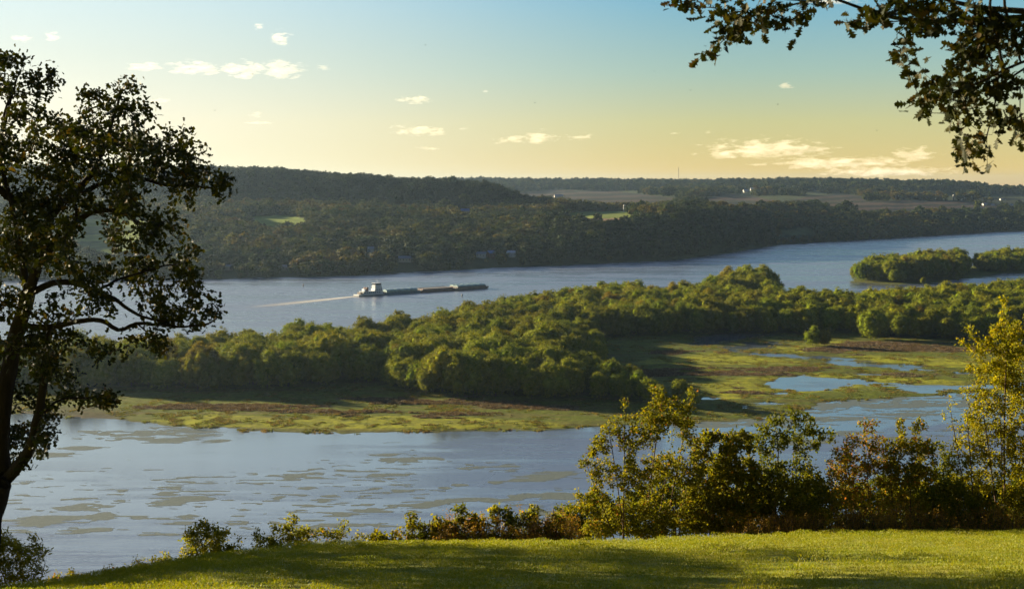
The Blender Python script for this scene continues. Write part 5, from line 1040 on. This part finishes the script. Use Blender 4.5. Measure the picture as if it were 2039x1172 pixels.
plant('shrub', 'shrub', 'orange-red leaved shrub with wispy upper twigs', 39.0, [1690, 1715, 1740], [(1735, 855, 10, 18), (1700, 880, 22, 16), (1680, 900, 26, 20), (1730, 885, 24, 20), (1700, 930, 40, 30), (1740, 920, 34, 28), (1665, 925, 24, 22), (1670, 955, 34, 26), (1755, 880, 16, 16), (1720, 850, 8, 10), (1700, 980, 40, 30)], 'red', size=.085, dens=.026, per=6)
plant('shrub', 'shrub', 'dark brown-green cone-shaped shrub with pointed tops', 38.8, [1790, 1815, 1835], [(1795, 845, 10, 20), (1825, 850, 14, 20), (1800, 880, 28, 26), (1835, 890, 22, 30), (1855, 910, 16, 26), (1780, 910, 24, 26), (1810, 940, 50, 36), (1850, 960, 26, 30), (1770, 960, 30, 34), (1800, 1000, 60, 30)], 'brown', size=.09, dens=.028, per=7.5)
plant('shrub', 'shrub', 'slim blue-green shrub behind the cone-shaped one', 40.0, [1872, 1885], [(1872, 890, 16, 18), (1885, 910, 14, 20), (1880, 950, 22, 30), (1880, 1000, 30, 34)], 'dark', size=.10, dens=.028, per=6)
plant('shrub', 'shrub', 'tangled shrub with bare grey twigs below the orange-red one', 38.0, [1670, 1710, 1750, 1770], [(1670, 1000, 34, 30), (1720, 1010, 40, 24), (1770, 1015, 36, 24), (1700, 1040, 50, 18), (1760, 1045, 50, 14)], 'brown', size=.08, dens=.030, per=4.0)
plant('shrub', 'shrub', 'bright yellow-green shrub below the yellow tree, nearest the lawn', 37.8, [1840, 1880, 1910], [(1850, 985, 30, 20), (1890, 975, 34, 24), (1930, 990, 30, 24), (1860, 1020, 44, 26), (1920, 1025, 40, 24), (1830, 1030, 24, 24), (1880, 1050, 70, 12)], 'lime', size=.095, dens=.030, per=6.5)
plant('shrub', 'shrub', 'low green shrub at the right edge of the lawn', 37.9, [1970, 2000, 2040], [(1970, 1020, 34, 24), (2010, 1010, 34, 28), (2050, 1010, 34, 30), (1990, 1045, 60, 14)], 'green', size=.085, dens=.030, per=6.5)
plant('yellow_tree', 'tree', 'tall yellow-leaved tree at the right edge with upright shoots', 38.4, [(1995, 1990, 800), (2010, 2005, 700), (2030, 2060, 720), (2000, 1955, 800)],
      [(1998, 600, 6, 14), (2000, 630, 12, 16), (1985, 660, 16, 16), (2020, 660, 20, 26), (1960, 690, 20, 18), (2000, 700, 34, 30), (2035, 700, 24, 40), (1960, 740, 30, 26), (2010, 750, 40, 34), (1935, 780, 24, 18), (1975, 800, 44, 32), (2030, 800, 34, 44), (1925, 830, 18, 14), (1960, 860, 40, 32), (2020, 870, 44, 40), (1940, 900, 30, 22), (1990, 920, 44, 36), (2040, 930, 30, 44), (1960, 960, 34, 26), (2020, 980, 40, 34), (2090, 760, 44, 90), (2090, 900, 44, 90), (1915, 880, 22, 20), (1905, 930, 26, 22), (1920, 960, 30, 22), (1940, 730, 16, 14), (1930, 700, 8, 8), (1925, 650, 5, 8), (1912, 680, 5, 5), (1932, 668, 4, 5), (2070, 640, 24, 40)], 'yellow', size=.085, dens=.022, per=6.5, tip=.0036)
plant('young_tree', 'young tree', 'slender half-bare sapling with arching twigs before the yellow tree', 37.9, [(1955, 1945, 900), (1950, 1890, 800), (1948, 1925, 820)], [(1895, 800, 12, 14), (1880, 830, 10, 14), (1905, 850, 20, 18), (1930, 800, 12, 20), (1935, 860, 18, 24), (1900, 890, 18, 14), (1945, 820, 10, 30)], 'yellow', size=.075, dens=.022, per=2.2, tip=.0045)
for k, (x0, lb) in enumerate([(1180, 'low dark thicket under the many-stemmed shrub'), (1330, 'low dark thicket between the two tallest green shrubs'), (1470, 'low dark thicket left of the young oak'), (1620, 'dark thicket behind the yellow-green shrub'), (1760, 'dark thicket under the cone-shaped shrub'), (1900, 'dark thicket left of the yellow tree foot'), (2030, 'dark thicket at the foot of the yellow tree')]):
    tt_ = 1000 if k in (0,) else 965; plant('thicket', 'thicket', lb, 40.2, [x0 - 40, x0, x0 + 40], [(x0 - 45, tt_ + 25, 40, 28), (x0 + 5, tt_ + 10, 44, 32), (x0 + 50, tt_ + 20, 40, 28), (x0 - 20, 1045, 70, 24), (x0 + 40, 1048, 70, 22), (x0, tt_ + 50, 70, 26)], 'dark', size=.10, dens=.022, per=6.5)
# scrub on the steep slope under the lawn edge, a mass only its top of which could show
def slope_pts():
    rg = np.random.default_rng(88); n_ = 900; x = rg.uniform(-40, 45, n_); y = rg.uniform(41, 150, n_); return x, y
sx, sy_ = slope_pts(); szz = lawn_z(sx, sy_); top = szz + 4.5
px_, py_ = proj(sx, sy_, top); cy_ = np.interp(px_, CREST[:, 0], CREST[:, 1]); ok = (py_ > cy_ + 10); bushp = crown_mesh('scrub', wood_mats[1], 700, 1.9, 0, 3.2, 9, 1600, .28)
sx, sy_, szz = sx[ok], sy_[ok], szz[ok]
scatter('scrub', [bushp], np.stack([sx, sy_, szz], 1), np.zeros(len(sx)), np.full((len(sx), 3), 1.0), rng.uniform(0, 6.28, len(sx)), 'scrub covering the steep slope below the lawn', 'scrub')

# ------------------------------------------------------------------ birds
birdm = plain('bird_feathers', (0.02, 0.02, 0.02), 0.8)
def bird_mesh():
    m_ = MB(); m_.prism([(-.10, -.06), (.10, -.06), (.10, .08), (0, .13), (-.10, .08)], -.35, .3)
    return m_
BIRDS = [(473, 331, 260), (428, 220, 300), (1065, 205, 320), (1375, 180, 300), (1303, 142, 330), (1549, 208, 320), (1746, 260, 280), (847, 90, 330), (503, 148, 320), (1593, 24, 320)]
for k, (px, py, d) in enumerate(BIRDS):
    c = P(px, py, d * 1.8); e = empty('bird', tuple(c), k * 1.3); tag(e, 'tiny dark bird flying in the open sky', 'bird', 'birds in the sky')
    if k == 0:
        body = MB().bar((-.28, 0, 0), (.22, 0, .02), .09, 8).build('body', birdm, e); wings = MB()
        for s_ in (-1, 1): wings.add([(-.12, s_ * .05, .04), (.14, s_ * .05, .04), (.06, s_ * .42, .16), (-.12, s_ * .40, .16), (-.14, s_ * .85, .06), (-.02, s_ * .80, .07), (-.12, s_ * .05, .07), (.14, s_ * .05, .07), (.06, s_ * .42, .19), (-.12, s_ * .40, .19)], [(0, 1, 2, 3), (3, 2, 5, 4), (6, 9, 8, 7), (1, 7, 8, 2), (0, 3, 9, 6)])
        wings = wings.build('wing', birdm, e)
    else:
        for o in (body, wings): q_ = o.copy(); link(q_, e)

# ------------------------------------------------------------------ clouds: real bodies of vapour far behind the hills
cm, n = material('cloud_vapour'); tg = n.n('ShaderNodeTexCoord'); oi = n.n('ShaderNodeObjectInfo').outputs['Random']
gv = n.vmath('SCALE', n.vmath('SUBTRACT', tg.outputs['Generated'], (0.5, 0.5, 0.36)), 2.0); rr = n.vmath('LENGTH', gv)
sep = n.n('ShaderNodeSeparateXYZ', i0=gv)
po = n.vmath('ADD', n.mapping(tg.outputs['Object'], (0.0034, 0.0034, 0.012)), n.n('ShaderNodeCombineXYZ', i0=n.math('MULTIPLY', oi, 91.0), i1=n.math('MULTIPLY', oi, 37.0), i2=0.0).outputs[0])
nn = n.noise(po, 1.0, 6, 0.66)
f = n.math('ADD', n.math('SUBTRACT', 0.50, n.math('MULTIPLY', rr, 0.90)), n.math('MULTIPLY', n.math('SUBTRACT', nn, 0.5), 3.6))
den = n.math('MULTIPLY', n.math('MAXIMUM', n.math('MINIMUM', n.math('MULTIPLY', f, 3.0), 1.0), 0.0), 0.0019)
pv = n.n('ShaderNodeVolumePrincipled'); n.inp(pv, 'Color', (1.0, 0.94, 0.84)); n.inp(pv, 'Density', den); n.inp(pv, 'Anisotropy', 0.35)
n.L.new(pv.outputs[0], n.n('ShaderNodeOutputMaterial').inputs[1])
CL = [(46, 72, 26, 10, 'small white cloud at the far left top'), (103, 70, 18, 9, 'tiny cloud beside the far left one'), (280, 130, 48, 9, 'flat cloud left of the bright row'), (388, 131, 60, 15, 'first and widest cloud of the bright row'), (482, 135, 42, 17, 'middle cloud of the bright row'), (560, 134, 48, 19, 'brightest puffy cloud at the right of the row'), (643, 134, 20, 5, 'thin wisp at the end of the bright row'),
      (518, 52, 13, 8, 'small puff high above the bright row'), (560, 74, 22, 15, 'puffy cloud just above the bright row'), (827, 197, 38, 8, 'small flat cloud above the middle of the ridge'), (838, 257, 62, 11, 'flat white cloud over the middle of the ridge'), (918, 254, 14, 5, 'tiny puff beside the flat cloud over the ridge'), (967, 181, 9, 4, 'tiny puff high over the valley'), (505, 226, 18, 7, 'faint puff under the bright row'), (518, 243, 30, 5, 'thin flat cloud under the faint puff'),
      (852, 294, 30, 4, 'thin streak low over the ridge'), (1076, 270, 40, 13, 'tallest cloud of the group over the valley'), (1006, 276, 54, 9, 'left flat cloud of the group over the valley'), (1152, 271, 36, 7, 'right flat cloud of the group over the valley'), (1566, 169, 20, 6, 'lonely small cloud below the oak branch'), (1530, 291, 130, 20, 'large long cloud over the far ridge'), (1436, 306, 54, 9, 'left tail of the large long cloud'),
      (1570, 267, 15, 4, 'tiny puff above the large long cloud'), (1410, 262, 9, 4, 'small puff left above the large cloud'), (1342, 264, 12, 4, 'second small puff left above the large cloud'), (1818, 303, 60, 16, 'peach cloud rising at the right end of the long bank'), (1680, 320, 140, 12, 'long peach cloud bank below the large cloud'), (1600, 327, 46, 10, 'left end of the long peach bank'), (1760, 339, 150, 10, 'lowest faint peach cloud near the horizon'), (1505, 326, 32, 4, 'thin streak left of the peach bank'), (320, 197, 24, 6, 'faint wisp behind the oak top'), (1650, 2, 70, 7, 'cloud cut by the top edge behind the branch')]
import bmesh
for k, (px, py, rx, ry, lb) in enumerate(CL):
    D = 26000 + (k % 5) * 900; c = P(px, py, D); s_ = D / F
    bm = bmesh.new(); bmesh.ops.create_icosphere(bm, subdivisions=3, radius=1.0)
    for v in bm.verts: v.co.x *= rx * s_ * 1.18; v.co.y *= max(ry * 2.2, rx * .5) * s_; v.co.z *= ry * s_ * 1.35
    me = bpy.data.meshes.new('cloud'); bm.to_mesh(me); bm.free(); o = obj('cloud', me, cm); o.location = tuple(c); tag(o, lb, 'cloud', 'clouds')

# ------------------------------------------------------------------ the air itself
hz_m, n = material('haze'); pv = n.n('ShaderNodeVolumePrincipled'); n.inp(pv, 'Color', (0.55, 0.76, 1.0)); n.inp(pv, 'Density', 0.000019); n.inp(pv, 'Anisotropy', 0.62)
n.L.new(pv.outputs[0], n.n('ShaderNodeOutputMaterial').inputs[1])
hb = MB().box(-24000, 25000, -400, 21000, -8, 235).build('haze', hz_m); tag(hb, 'thin bluish evening haze over the river valley', 'haze', kind='stuff')
